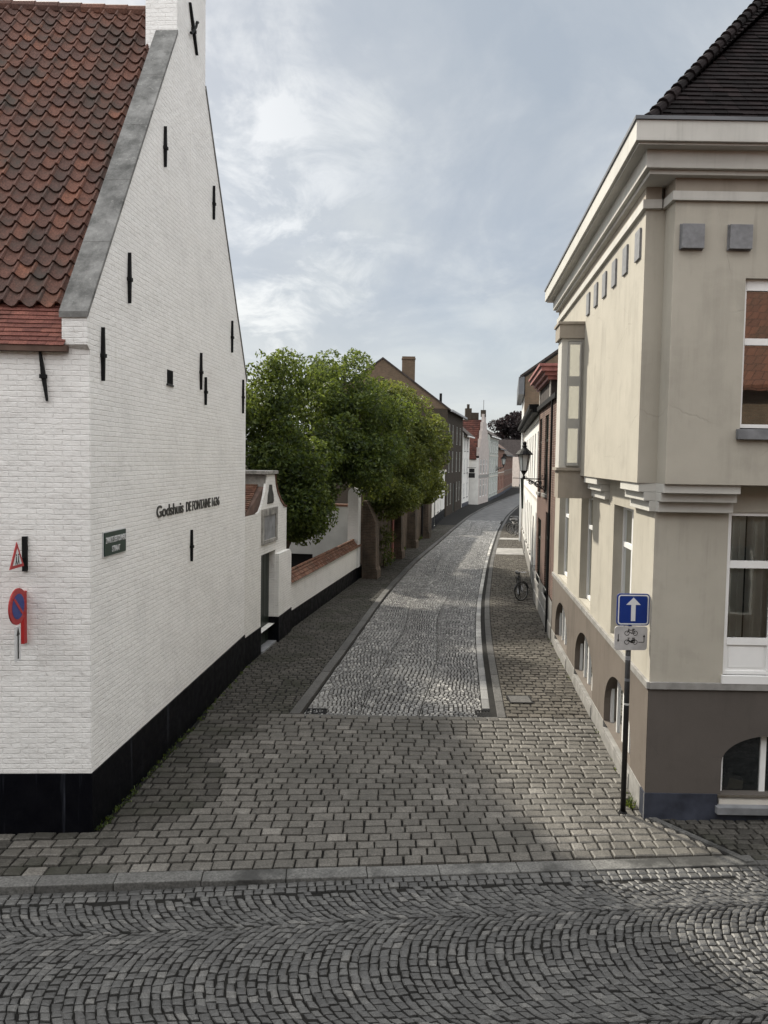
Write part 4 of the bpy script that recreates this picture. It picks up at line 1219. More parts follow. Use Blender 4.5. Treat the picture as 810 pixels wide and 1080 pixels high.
    flat_tiles(m, a, sd.t, up, lambda h: (0, 8), up.length, 0.30, 0.30, 0.05, 0.04)
    rf = m.build('roof', 'red_far_tile', root)
    m = MB(); m.hexa([a - Vector((0, 0, .1)), a + sd.t * 8 - Vector((0, 0, .1)), a + sd.t * 8 + up - Vector((0, 0, .1)), a + up - Vector((0, 0, .1)), F(L, -0.3, 5.4), F(L, -0.3, 5.4) + sd.t * 8, a + sd.t * 8 + up - Vector((0, 0, .25)), a + up - Vector((0, 0, .25))]); m.build('roof_core', 'roof_brown', rf)
    m = MB(); m.wbox(9.6, 10.35, 92.6, 93.4, 9.5, 11.4); m.wbox(9.8, 10.1, 92.8, 93.1, 11.4, 11.9); m.wbox(10.35, 11.2, 92.65, 93.4, 9.5, 10.9)
    m.build('chimney', 'dark_brick', root)
    m = MB(); m.box(F, L / 2 - 0.3, L / 2 + 0.3, 0.05, -0.5, 10.4, 11.2); m.tube([F(L / 2, -0.2, 11.2), F(L / 2, -0.2, 12.4)], 0.03, 6); m.build('finial', 'dark_brick', root)
    for (a_, b, z0, z1) in holes:
        wv = window(root, F, a_, b, z0, z1, -0.03, muls=[((a_ + b) / 2, 0.06)], bars=[(z0 + (z1 - z0) * .65, 0.07)], fw=0.08, pane='pane_dark', back=False)
        mb = MB(); mb.quad(F(a_, -0.11, z0), F(b, -0.11, z0), F(b, -0.11, z1), F(a_, -0.11, z1)); mb.build('room', 'interior', wv)
    m = MB(); m.box(F, 0.0, L, 0.02, -0.1, 3.12, 3.5); m.build('fascia', 'sill_stone', root)
    # three more facades down the street
    def row(o, e, h, ww, n, zs):
        L = (Vector(e) - Vector(o)).length; st = L / n
        return [(z0, z1, [(i * st + (st - ww) / 2, i * st + (st + ww) / 2) for i in range(n)]) for z0, z1 in zs]
    o, e = (13.1, 96.2), (15.9, 108)
    house('pale_house', 'tall pale green and pink plastered house with white cornice', o, e, +1, 8.35, 8, 'pale_green', row(o, e, 8, 1.2, 4, [(0.9, 2.9), (3.6, 5.4), (6.2, 7.6)]), 'eaves', 'roof_dark', 32, trim=(3.1, 5.75, 7.95), gutter='white_paint')
    o, e = (15.95, 108.2), (18.8, 121)
    house('orange_house', 'orange plastered house with rust red window bays down the street', o, e, +1, 7.0, 8, 'orange_wall', row(o, e, 7, 1.5, 4, [(0.9, 3.0), (4.2, 6.2)]), 'eaves', 'roof_brown', 35, frame='pink_paint', trim=(3.4,))
    o, e = (18.85, 121.2), (24.6, 148)
    house('brown_house', 'long brown house row at the far left end of the street', o, e, +1, 6.2, 8, 'brown_wall', row(o, e, 6, 1.5, 8, [(0.9, 2.9), (3.7, 5.4)]), 'eaves', 'roof_dark', 35, frame='pink_paint')
    # end of the view
    house('end_house', 'dark roofed house closing the far end of the street', (24.6, 164), (36, 167.0), +1, 5.2, 10, 'brown_wall', [(0.9, 2.6, [(1.5, 2.7), (4, 5.2), (7, 8.2)]), (3.2, 4.6, [(1.5, 2.7), (4, 5.2), (7, 8.2)])], 'eaves', 'roof_dark', 42, pane='pane_dark')
    house('end_white_house', 'small pale house at the bend before the dark roofed house', (27.0, 154), (33.5, 156.0), +1, 6.0, 6, 'pale_pink', [(0.9, 2.6, [(0.6, 1.6), (3, 4), (5.4, 6.4)]), (3.6, 5.2, [(0.6, 1.6), (3, 4), (5.4, 6.4)])], None)
left_houses()

# ------------------------------------------------------------------ right hand corner townhouse
def townhouse():
    O = (3.83, 10.83)
    T = Fr(O, (0.0925, 1), -1)                # street side, outside to the left
    P = Fr(O, (1, 0.0), +1)                   # front, outside towards the viewer
    P2 = Fr((3.83, 10.47), (1, 0.0), +1)      # projecting upper front
    root = thing('townhouse', 'cream plastered corner townhouse with projecting upper storey and heavy white cornice', 'house', (*O, 0))
    LS, LF, LU = 10.85, 6.5, 9.0
    gf = [(1.30, 2.80, 2.15, 4.46), (4.90, 6.35, 2.15, 4.46), (8.20, 9.95, 2.15, 4.46)]
    cel = [(0.96, 3.10, 0.44, 1.56), (4.32, 6.60, 0.44, 1.56), (7.88, 10.10, 0.44, 1.56)]
    # ground floor plaster
    m = MB(); m.wall(T, 0, LS, 2.085, 4.95, gf, 0.0, 0.26)
    m.wall(P, 0, LF, 2.085, 4.95, [(1.04, 2.36, 2.20, 4.53), (4.0, 5.3, 2.2, 4.53)], 0.0, 0.10)
    m.quad(T(LS, 0, 0), T(LS, -8, 0), T(LS, -8, 4.95), T(LS, 0, 4.95))
    m.build('ground_floor_wall', 'cream', root)
    m = MB(); m.wall(T, 0, LS, 0.46, 1.99, [(a, b, 0.46, z1) for (a, b, z0, z1) in cel], 0.012, 0.26)
    for (a, b, z0, z1) in cel: m.arch(T, a, b, 0.76, 0.76, 1.56, 0.012, -0.26)
    m.build('plinth', 'taupe_street', root)
    m = MB(); m.wall(P, -0.012, LF, 0.46, 1.99, [(1.07, 2.56, 0.46, 1.36), (4.0, 5.4, 0.46, 1.36)], 0.012, 0.20)
    m.arch(P, 1.07, 2.56, 0.93, 0.40, 1.36, 0.012, -0.20); m.arch(P, 4.0, 5.4, 0.93, 0.40, 1.36, 0.012, -0.20)
    m.build('plinth', 'taupe', root)
    m = MB()
    cur = 0.0
    for (a, b, *_r) in cel + [(LS, LS, 0, 0)]:
        m.box(T, cur, a, 0.02, -0.2, 0.0, 0.462); m.box(T, a, b, 0.035, -0.22, 0.0, 0.30) if b > a else None
        cur = b
    m.build('stone_base', 'sill_stone', root, bevel=0.006)
    m = MB(); m.box(P, -0.018, 1.03, 0.022, -0.2, 0.0, 0.47); m.box(P, 1.03, 2.62, 0.012, -0.2, 0.0, 0.20); m.box(P, 2.62, LF, 0.022, -0.2, 0.0, 0.47)
    m.build('stone_base', 'bluestone_dark', root, bevel=0.006)
    m = MB(); m.box(P, 1.0, 2.64, 0.10, -0.12, 0.20, 0.305); m.build('cellar_sill', 'bluestone', root, bevel=0.006)
    m = MB(); m.box(T, -0.03, LS, 0.045, -0.24, 1.99, 2.085); m.box(P, 0.0, LF, 0.045, -0.08, 1.99, 2.0845)
    m.build('sill_band', 'sill_stone', root)
    # upper storey: overhangs both ways, notched at the corner
    U = Fr((3.83 - 0.27, 10.83), (0.0925, 1), -1)
    uw = [(6.3, 7.7, 5.7, 7.9)]
    m = MB(); m.wall(U, 0, LU, 4.92, 8.7, uw, 0.0, 0.2); m.quad(U(LU, 0, 4.92), U(LU, -8, 4.92), U(LU, -8, 9.1), U(LU, 0, 9.1)); m.quad(T(LU, 0.0, 4.951), T(LS, 0.0, 4.951), T(LS, -8, 4.951), T(LU, -8, 4.951))
    m.quad((3.56, 10.83, 4.92), (3.83, 10.83, 4.92), (3.83, 10.83, 8.7), (3.56, 10.83, 8.7))
    m.quad((3.83, 10.83, 4.92), (3.83, 10.47, 4.92), (3.83, 10.47, 8.7), (3.83, 10.83, 8.7))
    m.wall(P2, 0, LF, 4.92, 8.7, [(0.98, 2.22, 5.68, 7.70), (3.9, 5.2, 5.68, 7.7)], 0.0, 0.12)
    m.quad((3.56, 10.83, 4.92), (3.83, 10.83, 4.92), T(LU, 0, 4.92), U(LU, 0, 4.92))
    m.quad((3.83, 10.47, 4.92), (10.3, 10.47, 4.92), (10.3, 10.83, 4.92), (3.83, 10.83, 4.92))
    m.build('upper_wall', 'cream', root)
    # frieze and string course, following the notch
    def band(z0, z1, e, name, mat):
        m = MB()
        m.box(U, -e, LU + e, e, -0.2, z0, z1)
        m.wbox(3.83 - e, 10.3, 10.47 - e, 10.9, z0 + 0.001, z1 - 0.001)
        return m.build(name, mat, root)
    band(8.70, 8.82, 0.055, 'string_course', 'cream_clean')
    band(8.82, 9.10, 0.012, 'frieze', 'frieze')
    sl = 0.0925
    def foot(e): return [(3.56 - e, 10.47 - e), (10.6, 10.47 - e), (10.6, 19.75 + e), (3.56 - e + sl * (19.75 - 10.47 + 2 * e), 19.75 + e)]
    m = MB(); m.plan(foot(0.20), 9.06, 9.32); m.plan(foot(0.13), 9.00, 9.06); m.plan(foot(0.41), 9.32, 9.58); m.plan(foot(0.36), 9.29, 9.32)
    m.build('cornice', 'cream_clean', root, bevel=0.008)
    m = MB(); m.plan(foot(0.435), 9.58, 9.625); m.build('gutter_edge', 'zinc', root)
    # brackets of three steps over the piers
    for s0, s1 in ((0.0, 1.22), (3.25, 4.65), (6.80, 8.0)):
        m = MB()
        for k, (e, z0, z1) in enumerate(((0.085, 4.52, 4.665), (0.165, 4.665, 4.79), (0.24, 4.79, 4.92))):
            m.box(T, s0, s1, e, -0.05, z0 + (0.004 if k else 0), z1)
        m.build('bracket', 'cream_clean', root, bevel=0.004)
    for s0, s1 in ((0.0, 1.05), (2.55, 3.7)):
        m = MB()
        for k, (e, z0, z1) in enumerate(((0.11, 4.52, 4.665), (0.21, 4.665, 4.79), (0.31, 4.79, 4.918))):
            m.box(P, s0, s1, e, -0.05, z0 + (0.004 if k else 0), z1)
        m.build('bracket', 'cream_clean', root, bevel=0.004)
    # square vent blocks
    for s in (0.08, 0.72, 1.36, 2.0): 
        m = MB(); m.box(P2, s, s + 0.30, -0.02, 0.07, 8.07, 8.39); m.box(P2, s - 0.012, s + 0.004, -0.01, 0.02, 8.055, 8.40); m.box(P2, s - 0.012, s + 0.30, -0.01, 0.02, 8.055, 8.07)
        m.build('vent_block', 'vent_grey', root, bevel=0.004)
    for i in range(6):
        s = 0.22 + i * 0.835
        m = MB(); m.box(U, s, s + 0.30, -0.02, 0.03, 8.10, 8.52); m.build('vent_block', 'vent_grey', root, bevel=0.004)
    # windows, street side
    for (a, b, z0, z1) in gf:
        w = window(root, T, a, b, z0 + 0.02, z1, -0.16, bars=[(z0 + 1.62, 0.08)], muls=[((a + b) / 2, 0.09)], fw=0.08)
        curtain(w, T, a + 0.1, b - 0.1, z0 + 0.05, z1, -0.34, 'blind', 0.015)
    for (a, b, z0, z1) in cel:
        w = window(root, T, a + 0.02, b - 0.02, 0.34, 1.50, -0.10, bars=[], muls=[((a + b) / 2, 0.09), (a + (b - a) * .28, 0.05), (a + (b - a) * .72, 0.05)], fw=0.09, name='cellar_window', pane='pane_dark')
        mb = MB(); mb.box(T, a, b, 0.03, -0.2, 0.30, 0.345); mb.build('sill', 'sill_stone', w)
    for (a, b, z0, z1) in uw:
        window(root, U, a, b, z0, z1, -0.12, bars=[(z0 + 1.4, 0.08)], muls=[((a + b) / 2, 0.08)])
    # front windows
    for a in (1.04, 4.0):
        w = window(root, P, a, a + 1.32, 2.20, 4.53, -0.03, bars=[(3.785, 0.105), (2.68, 0.10)], muls=[(a + 0.675, 0.085)], fw=0.055, name='french_window', pane='pane')
        m = MB()
        for x0, x1 in ((a + 0.055, a + 0.632), (a + 0.718, a + 1.265)):
            m.box(P, x0, x1, -0.075, -0.05, 2.255, 2.63); m.box(P, x0 + 0.04, x1 - 0.04, -0.05, -0.042, 2.30, 2.59)
        m.build('panel', 'white_paint', w)
        curtain(w, P, a + 0.0, a + 0.30, 2.5, 4.5, -0.15, 'curtain', 0.03); curtain(w, P, a + 0.36, a + 1.3, 2.5, 4.5, -0.17, 'curtain', 0.04, 0.16)
        m = MB(); m.box(P, a - 0.02, a + 1.36, 0.05, -0.06, 2.0855, 2.20); m.build('sill', 'white_paint', w)
    for a in (1.07, 4.0):
        w = window(root, P, a + 0.01, a + 1.47, 0.36, 1.34, -0.12, muls=[(a + 0.66, 0.08)], fw=0.07, name='cellar_window', pane='pane_dark')
        m = MB(); m.box(P, a, a + 1.48, -0.02, -0.2, 0.305, 0.37); m.build('sill', 'offwhite_paint', w)
    for a in (0.98, 3.9):
        w = window(root, P2, a, a + 1.24, 5.70, 7.70, -0.07, bars=[(6.865, 0.09), (7.61, 0.12)], muls=[], fw=0.05, name='window', pane='pane_mirror')
        m = MB(); m.box(P2, a - 0.05, a + 1.29, 0.07, -0.1, 5.54, 5.68); m.build('sill', 'bluestone', w, bevel=0.006)
    # oriel at the far part of the street side
    s0, s1, e = 5.0, 5.55, 0.44
    m = MB()
    m.box(U, s0, s1, e, 0.0, 5.08, 5.12); m.box(U, s0, s1, e, 0.0, 7.66, 7.71)
    for (a, b, d0, d1) in ((s0, s0 + 0.08, e, e - 0.13), (s0, s0 + 0.08, 0.05, 0.0), (s1 - 0.08, s1, e, 0.0)): m.box(U, a, b, d0, d1, 5.12, 7.66)
    m.box(U, s0 + 0.08, s1 - 0.08, e, e - 0.05, 5.12, 7.66)
    ori = m.build('oriel', 'cream_clean', root)
    m = MB(); m.box(U, s0 - 0.06, s1 + 0.06, e + 0.06, 0.0, 7.71, 7.99); m.box(U, s0 - 0.09, s1 + 0.09, e + 0.09, 0.0, 7.99, 8.04); m.build('oriel_head', 'frieze', ori)
    m = MB(); m.box(U, s0 - 0.05, s1 + 0.05, e + 0.05, 0.0, 5.02, 5.08); m.box(U, s0, s1, e, -0.25, 4.45, 5.02); m.build('oriel_foot', 'frieze', ori)
    # leaves of the oriel facing back along the street
    NF = Fr(U(s0, 0.05, 0)[:2], U.n[:2], +1)
    for z0, z1 in ((5.12, 5.94), (6.02, 6.80), (6.88, 7.64)):
        m = MB(); w = e - 0.18
        m.box(NF, 0, w, -0.01, -0.06, z0, z0 + 0.06); m.box(NF, 0, w, -0.01, -0.06, z1 - 0.06, z1); m.box(NF, 0, 0.03, -0.01, -0.06, z0 + .06, z1 - .06); m.box(NF, w - 0.03, w, -0.01, -0.06, z0 + .06, z1 - .06)
        f = m.build('oriel_window', 'frame_grey', ori)
        g = MB(); g.quad(NF(0.03, -0.055, z0 + .03), NF(w - 0.03, -0.055, z0 + .03), NF(w - 0.03, -0.055, z1 - .03), NF(0.03, -0.055, z1 - .03))
        g2 = g.build('pane', 'pane_cream_reflection', ori)
    for z in (5.94, 6.80):
        m = MB(); m.box(NF, 0, e - 0.18, -0.005, -0.06, z, z + 0.08); m.build('transom', 'frame_grey', ori)
    # hipped roof of dark tiles
    ex, ey, ez = 3.36, 10.27, 9.63
    pt = 1.17
    m = MB()
    upf = Vector((0, 1, pt)); Hh = 6.0 * upf.length
    flat_tiles(m, (ex, ey, ez), (1, 0, 0), upf, lambda h: (h / upf.length, 7.0), 5.6 * upf.length, 0.19, 0.125, 0.02, 0.02)
    al = Vector((sl, 1, 0)).normalized(); ups = Vector((1, -sl, 0)).normalized() + Vector((0, 0, pt))
    flat_tiles(m, (ex, ey, ez), al, ups, lambda h: (h / ups.length, 9.75), 5.6 * ups.length, 0.19, 0.125, 0.02, 0.02)
    rf = m.build('roof', 'slate_tile', root)
    m = MB(); k = 5.55; dn = Vector((0, 0, -0.05)); c0 = Vector((ex, ey, ez))
    m.quad(c0 + dn, c0 + Vector((7.2, 0, 0)) + dn, c0 + Vector((7.2, k, k * pt)) + dn, c0 + Vector((k, k, k * pt)) + dn)
    m.quad(c0 + dn, c0 + al * 9.75 + dn, c0 + al * 9.75 + ups * k + dn, c0 + Vector((k, k, k * pt)) + dn)
    m.build('roof_core', 'roof_dark', rf)
    m = MB(); hv = Vector((1, 1, pt)); x = 0.0
    while x < 5.4:
        c = Vector((ex, ey, ez + 0.015)) + hv * x
        m.tube([c + Vector((0, 0, 0.02)), c + hv * 0.155 + Vector((0, 0, -0.005))], [0.085, 0.065], 10); x += 0.14
    m.build('hip_tiles', 'slate_tile', rf)
    return T, P
glass('pane_cream_reflection', (0.70, 0.67, 0.55), 1.7, 0.0)  # cream tint stands in for the sunlit wall reflected in the oriel glass
glass('pane_mirror', (0.02, 0.016, 0.014), 0.9, 0.25)
TS, PS = townhouse()

def cellar_box():
    o = thing('paper_box', 'crumpled white cardboard box lying behind the cellar window', 'box', (5.2, 11.15, 0.37))
    m = MB()
    m.wbox(4.95, 5.25, 11.03, 11.25, 0.375, 0.46); m.hexa([(5.08, 11.02, 0.46), (5.32, 11.06, 0.375), (5.38, 11.22, 0.38), (5.12, 11.24, 0.47), (5.12, 11.02, 0.62), (5.34, 11.06, 0.56), (5.38, 11.22, 0.56), (5.16, 11.24, 0.62)])
    m.build('box', 'cardboard', o, bevel=0.004)
    m = MB(); m.wbox(4.85, 6.6, 10.98, 11.5, 0.33, 0.372); m.build('shelf', 'interior', o)
cellar_box()

# ------------------------------------------------------------------ right row beyond the townhouse
def right_houses():
    O, E_ = (4.85, 21.72), (5.62, 28.2)
    F = Fr(O, (E_[0] - O[0], E_[1] - O[1]), -1); L = (Vector(E_) - Vector(O)).length
    root = thing('brick_house', 'narrow dark red brick house with pink timber cornice beside the cream townhouse', 'house', (*O, 0))
    holes = [(2.7, 3.95, 4.15, 6.7), (5.15, 6.2, 4.1, 6.7), (1.3, 2.9, 0.98, 3.6), (4.5, 5.9, 0.98, 3.2)]
    m = MB(); m.wall(F, 0, L, 1.2, 7.15, [h if h[2] > 1.2 else (h[0], h[1], 1.2, h[3]) for h in holes], 0.0, 0.25)
    m.quad(F(0, 0, 0), F(0, -7, 0), F(0, -7, 7.2), F(0, 0, 7.2)); m.quad(F(0, 0, 7.15), F(L, 0, 7.15), F(L, -7, 7.15), F(0, -7, 7.15))
    m.build('wall', 'red_brick', root)
    m = MB(); m.wall(F, 0, L, 0, 1.2, [(h[0], h[1], h[2], 1.2) for h in holes[2:]], 0.025, 0.25); m.box(F, 0, L, 0.05, 0.0, 0.0, 0.5); m.build('plinth', 'sill_stone', root)
    for (a, b, z0, z1) in holes:
        w = window(root, F, a, b, z0, z1, -0.05, bars=[(z0 + (z1 - z0) * .68, .07)], muls=[((a + b) / 2, .06)], fw=.07, mat='door_green', pane='pane_dark')
        m = MB(); m.box(F, a - .05, b + .05, .07, -.17, z0 - .1, z0); m.build('sill', 'sill_stone', w)
    m = MB(); m.box(F, -0.02, L, 0.10, -0.1, 7.0, 7.15); m.build('gutter', 'iron', root)
    # attic dormer with its stepped pink cornice
    m = MB(); m.box(F, 2.2, 6.4, 0.0, -3.0, 7.15, 7.75); dm = m.build('dormer', 'roof_dark', root)
    m = MB()
    for e, z0, z1 in ((0.12, 7.72, 7.84), (0.22, 7.84, 7.96), (0.34, 7.96, 8.10), (0.40, 8.10, 8.18)): m.box(F, 2.2 - e, 6.4 + e, e, -3.0 - e, z0, z1 - 0.002)
    m.build('cornice', 'pink_paint', dm)
    m = MB(); m.box(F, 2.25, 2.38, 0.03, -0.05, 7.15, 7.72); m.box(F, 6.2, 6.33, 0.03, -0.05, 7.15, 7.72); m.build('post', 'offwhite_paint', dm)
    m = MB(); m.tube([F(1.0, 0.07, 0.12), F(1.0, 0.07, 7.0)], 0.035, 8); m.build('downpipe', 'iron', root)
    # white terrace
    O, E_ = (5.68, 28.25), (8.85, 49.0)
    L = (Vector(E_) - Vector(O)).length
    cols = [(1.0 + i * 2.55, 2.05 + i * 2.55) for i in range(8)]
    r, F, L = house('white_terrace', 'long white plastered terrace with dark gutter along the right pavement', O, E_, -1, 7.1, 7, 'white_far',
          [(4.35, 6.35, cols), (1.1, 3.2, [c for i, c in enumerate(cols) if i not in (1, 5)])], None, doors=[(3.6, 4.6, 2.9), (13.8, 14.8, 2.9)], plinth=0.75, plinthmat='sill_stone', trim=(3.7, 6.75), cap=False)
    m = MB(); m.box(F, -0.05, L, 0.42, -0.1, 7.1, 7.28); m.box(F, -0.05, L, 0.30, -0.1, 6.98, 7.1); m.build('gutter', 'iron', r)
    m = MB(); m.tube([F(L - 0.3, 0.12, 0.1), F(L - 0.3, 0.12, 7.0)], 0.07, 8); m.build('downpipe', 'white_paint', r)
    # tall brick gable beyond it
    O, E_ = (9.0, 50.0), (10.6, 60.0)
    F = Fr(O, (E_[0] - O[0], E_[1] - O[1]), -1)
    root = thing('tall_gabled_house', 'tall house whose brown brick side gable rises above the white terrace', 'house', (*O, 0))
    GF = Fr(O, (1, -0.1), +1)
    m = MB(); m.box(GF, 0, 9, 0, -0.3, 0, 9.8); m.prism(GF, [(0, 9.8), (9, 9.8), (9, 12.5), (4.5, 13.9), (0, 10.6)], 0.0, -0.3); m.build('side_gable', 'brown_brick', root)
    m = MB(); m.wall(F, 0, 10.1, 0, 10.2, [(1.2, 2.3, 4.2, 6.2), (4.4, 5.5, 4.2, 6.2), (7.5, 8.6, 4.2, 6.2), (1.2, 2.3, 1, 3), (4.4, 5.5, 1, 3), (1.2, 2.3, 7.2, 9.0), (4.4, 5.5, 7.2, 9.0)], 0, 0.2); m.box(F, 0.3, 10, -0.3, -0.4, 0, 10); m.build('front_wall', 'white_far', root)
    m = MB()
    e0 = GF(-0.35, 0.15, 10.55); tp = GF(4.5, 0.15, 14.05); back = F.t * 10.2
    m.hexa([e0, tp, tp + back, e0 + back] + [p + Vector((0, 0, 0.16)) for p in (e0, tp, tp + back, e0 + back)])
    m.build('roof', 'roof_dark', root)
    m = MB(); m.box(F, -0.15, 10, 0.42, 0.05, 9.5, 10.62); m.build('eave_box', 'zinc', root)
right_houses()

def opposite_house():
    # the house the picture is taken from: it shows in the window glass and shades the street
    F = Fr((-12.0, -1.3), (1, 0.06), -1)
    root = thing('opposite_house', 'dark brick house with red roof across the cobbled street, behind the viewer', 'house', (-12, -1.3, 0))
    m = MB()
    hs = [(1.0 + i * 2.9, 2.3 + i * 2.9, z0, z1) for i in range(11) for z0, z1 in ((0.9, 2.9), (4.2, 6.2))]
    m.wall(F, 0, 34, 0, 7.3, hs, 0, 0.2); m.box(F, 0, 34, -8.0, -8.3, 0, 7.3); m.box(F, 0, 0.3, -0.2, -8.0, 0, 7.3); m.box(F, 33.7, 34, -0.2, -8.0, 0, 7.3)
    m.build('wall', 'brown_brick', root)
    m = MB()
    e0, e1, r0, r1 = F(-.2, .35, 7.2), F(34.2, .35, 7.2), F(-.2, -4.1, 11.4), F(34.2, -4.1, 11.4); b0, b1 = F(-.2, -8.5, 7.2), F(34.2, -8.5, 7.2)
    up = Vector((0, 0, .15))
    m.hexa([e0, e1, r1, r0, e0 + up, e1 + up, r1 + up, r0 + up]); m.hexa([b0, b1, r1, r0, b0 + up, b1 + up, r1 + up, r0 + up])
    rf = m.build('roof', 'red_roof_plain', root)
    for (a, b, z0, z1) in hs:
        w = window(root, F, a, b, z0, z1, -0.12, bars=[(z0 + 1.35, .07)], muls=[((a + b) / 2, .06)], pane='pane_dark', back=False)
        q = MB(); q.quad(F(a, -.19, z0), F(b, -.19, z0), F(b, -.19, z1), F(a, -.19, z1)); q.build('room', 'interior', w)
brick('red_roof_plain', (0.17, 0.07, 0.045), (0.11, 0.05, 0.035), (0.03, 0.02, 0.018), 0.25, 0.25, dist=0.03)
opposite_house()

# ------------------------------------------------------------------ street furniture
def one_way_sign():
    px, py = 3.56, 10.97
    root = thing('one_way_sign', 'blue one way arrow sign over grey bicycle plate on slim black pole', 'sign', (px, py, PZ))
    F = Fr((px, py - 0.035), (1, 0.04), +1)
    m = MB(); m.tube([(px, py, 0.0), (px, py, 3.28)], 0.038, 14)
    m.build('pole', 'pole_black', root, smooth=True)
    for z0, z1, k in ((1.70, 1.73, 'sticker'), (2.05, 2.09, 'zinc'), (2.36, 2.42, 'vent_grey')):
        m = MB(); m.tube([(px, py, z0), (px, py, z1)], 0.0395, 14); m.build('band', k, root)
    m = MB(); m.tube([(px, py, 0.08), (px, py, 0.125)], [0.075, 0.05], 12); m.build('foot', 'iron', root)
    def rrect(c, z, w, h, r, k=6):
        pts = []
        for sx, sz, a0 in ((1, 1, 0), (-1, 1, 90), (-1, -1, 180), (1, -1, 270)):
            for i in range(k + 1):
                a = rad(a0 + 90 * i / k); pts.append((c + sx * (w / 2 - r) + r * math.cos(a), z + sz * (h / 2 - r) + r * math.sin(a)))
        return pts
    cx, zc, w = 0.035, 3.10, 0.475
    m = MB(); m.prism(F, rrect(cx, zc, w, 0.46, 0.05), 0.0, 0.02); m.build('plate', 'sign_blue', root)
    m = MB()
    o, i_ = rrect(cx, zc, w - 0.03, 0.43, 0.042), rrect(cx, zc, w - 0.066, 0.394, 0.03)
    n = len(o)
    for k in range(n):
        a, b, c, d = o[k], o[(k + 1) % n], i_[(k + 1) % n], i_[k]
        m.quad(F(a[0], .0225, a[1]), F(b[0], .0225, b[1]), F(c[0], .0225, c[1]), F(d[0], .0225, d[1]))
    m.build('border', 'sign_white', root)
    m = MB(); m.prism(F, [(cx - 0.032, zc - 0.165), (cx + 0.032, zc - 0.165), (cx + 0.032, zc + 0.07), (cx + 0.105, zc + 0.07), (cx, zc + 0.175), (cx - 0.105, zc + 0.07), (cx - 0.032, zc + 0.07)], 0.0205, 0.024)
    m.build('arrow', 'sign_white', root)
    z2, h2 = 2.685, 0.345
    cx2 = 0.015
    m = MB(); m.prism(F, rrect(cx2, z2, w, h2, 0.045), 0.0, 0.018); m.build('lower_plate', 'sign_plate_white', root)
    m = MB()
    def ring(c, z, r, t=0.008): 
        for k in range(16):
            a, b = 2 * math.pi * k / 16, 2 * math.pi * (k + 1) / 16
            m.quad(F(c + r * math.cos(a), .0205, z + r * math.sin(a)), F(c + r * math.cos(b), .0205, z + r * math.sin(b)), F(c + (r - t) * math.cos(b), .0205, z + (r - t) * math.sin(b)), F(c + (r - t) * math.cos(a), .0205, z + (r - t) * math.sin(a)))
    def line(a, b, t=0.007):
        d = Vector((b[0] - a[0], b[1] - a[1])); p = Vector((-d.y, d.x)).normalized() * t / 2
        m.quad(F(a[0] + p.x, .0207, a[1] + p.y), F(b[0] + p.x, .0207, b[1] + p.y), F(b[0] - p.x, .0207, b[1] - p.y), F(a[0] - p.x, .0207, a[1] - p.y))
    def cycle(c, z, moped=False):
        ring(c - 0.06, z, 0.036); ring(c + 0.06, z, 0.036)
        t = 0.016 if moped else 0.007
        line((c - 0.06, z), (c - 0.035, z + 0.055), 0.007); line((c - 0.045, z + 0.035), (c + 0.005, z - 0.005), t); line((c + 0.005, z - 0.005), (c + 0.06, z), t)
        line((c - 0.04, z + 0.042), (c + 0.03, z + 0.042) if not moped else (c - 0.03, z + 0.03)); line((c + 0.005, z - 0.005), (c + 0.033, z + 0.055)); line((c + 0.033, z + 0.04), (c + 0.06, z))
        line((c - 0.05, z + 0.062), (c - 0.02, z + 0.056)); line((c + 0.015, z + 0.058), (c + 0.055, z + 0.058), 0.012)
        if moped: line((c + 0.0, z + 0.015), (c + 0.06, z + 0.035), 0.025)
    cycle(cx2, z2 + 0.075); cycle(cx2, z2 - 0.055, True)
    line((cx2 - 0.185, z2 + 0.06), (cx2 - 0.185, z2 - 0.02), 0.010); m.prism(F, [(cx2 - 0.203, z2 - 0.02), (cx2 - 0.185, z2 - 0.055), (cx2 - 0.167, z2 - 0.02)], 0.018, 0.021)
    line((cx2 + 0.19, z2 - 0.055), (cx2 + 0.19, z2 + 0.03), 0.010); m.prism(F, [(cx2 + 0.172, z2 + 0.02), (cx2 + 0.208, z2 + 0.02), (cx2 + 0.19, z2 + 0.055)], 0.018, 0.021)
    line((cx2 + 0.11, z2 - 0.055), (cx2 + 0.19, z2 - 0.055), 0.008)
    m.build('symbols', 'black_paint', root)
    m = MB()
    for z in (2.62, 2.76, 3.0, 3.2): m.box(F, -0.05, 0.05, -0.012, -0.001, z, z + 0.03)
    m.build('clamps', 'zinc', root)
one_way_sign()

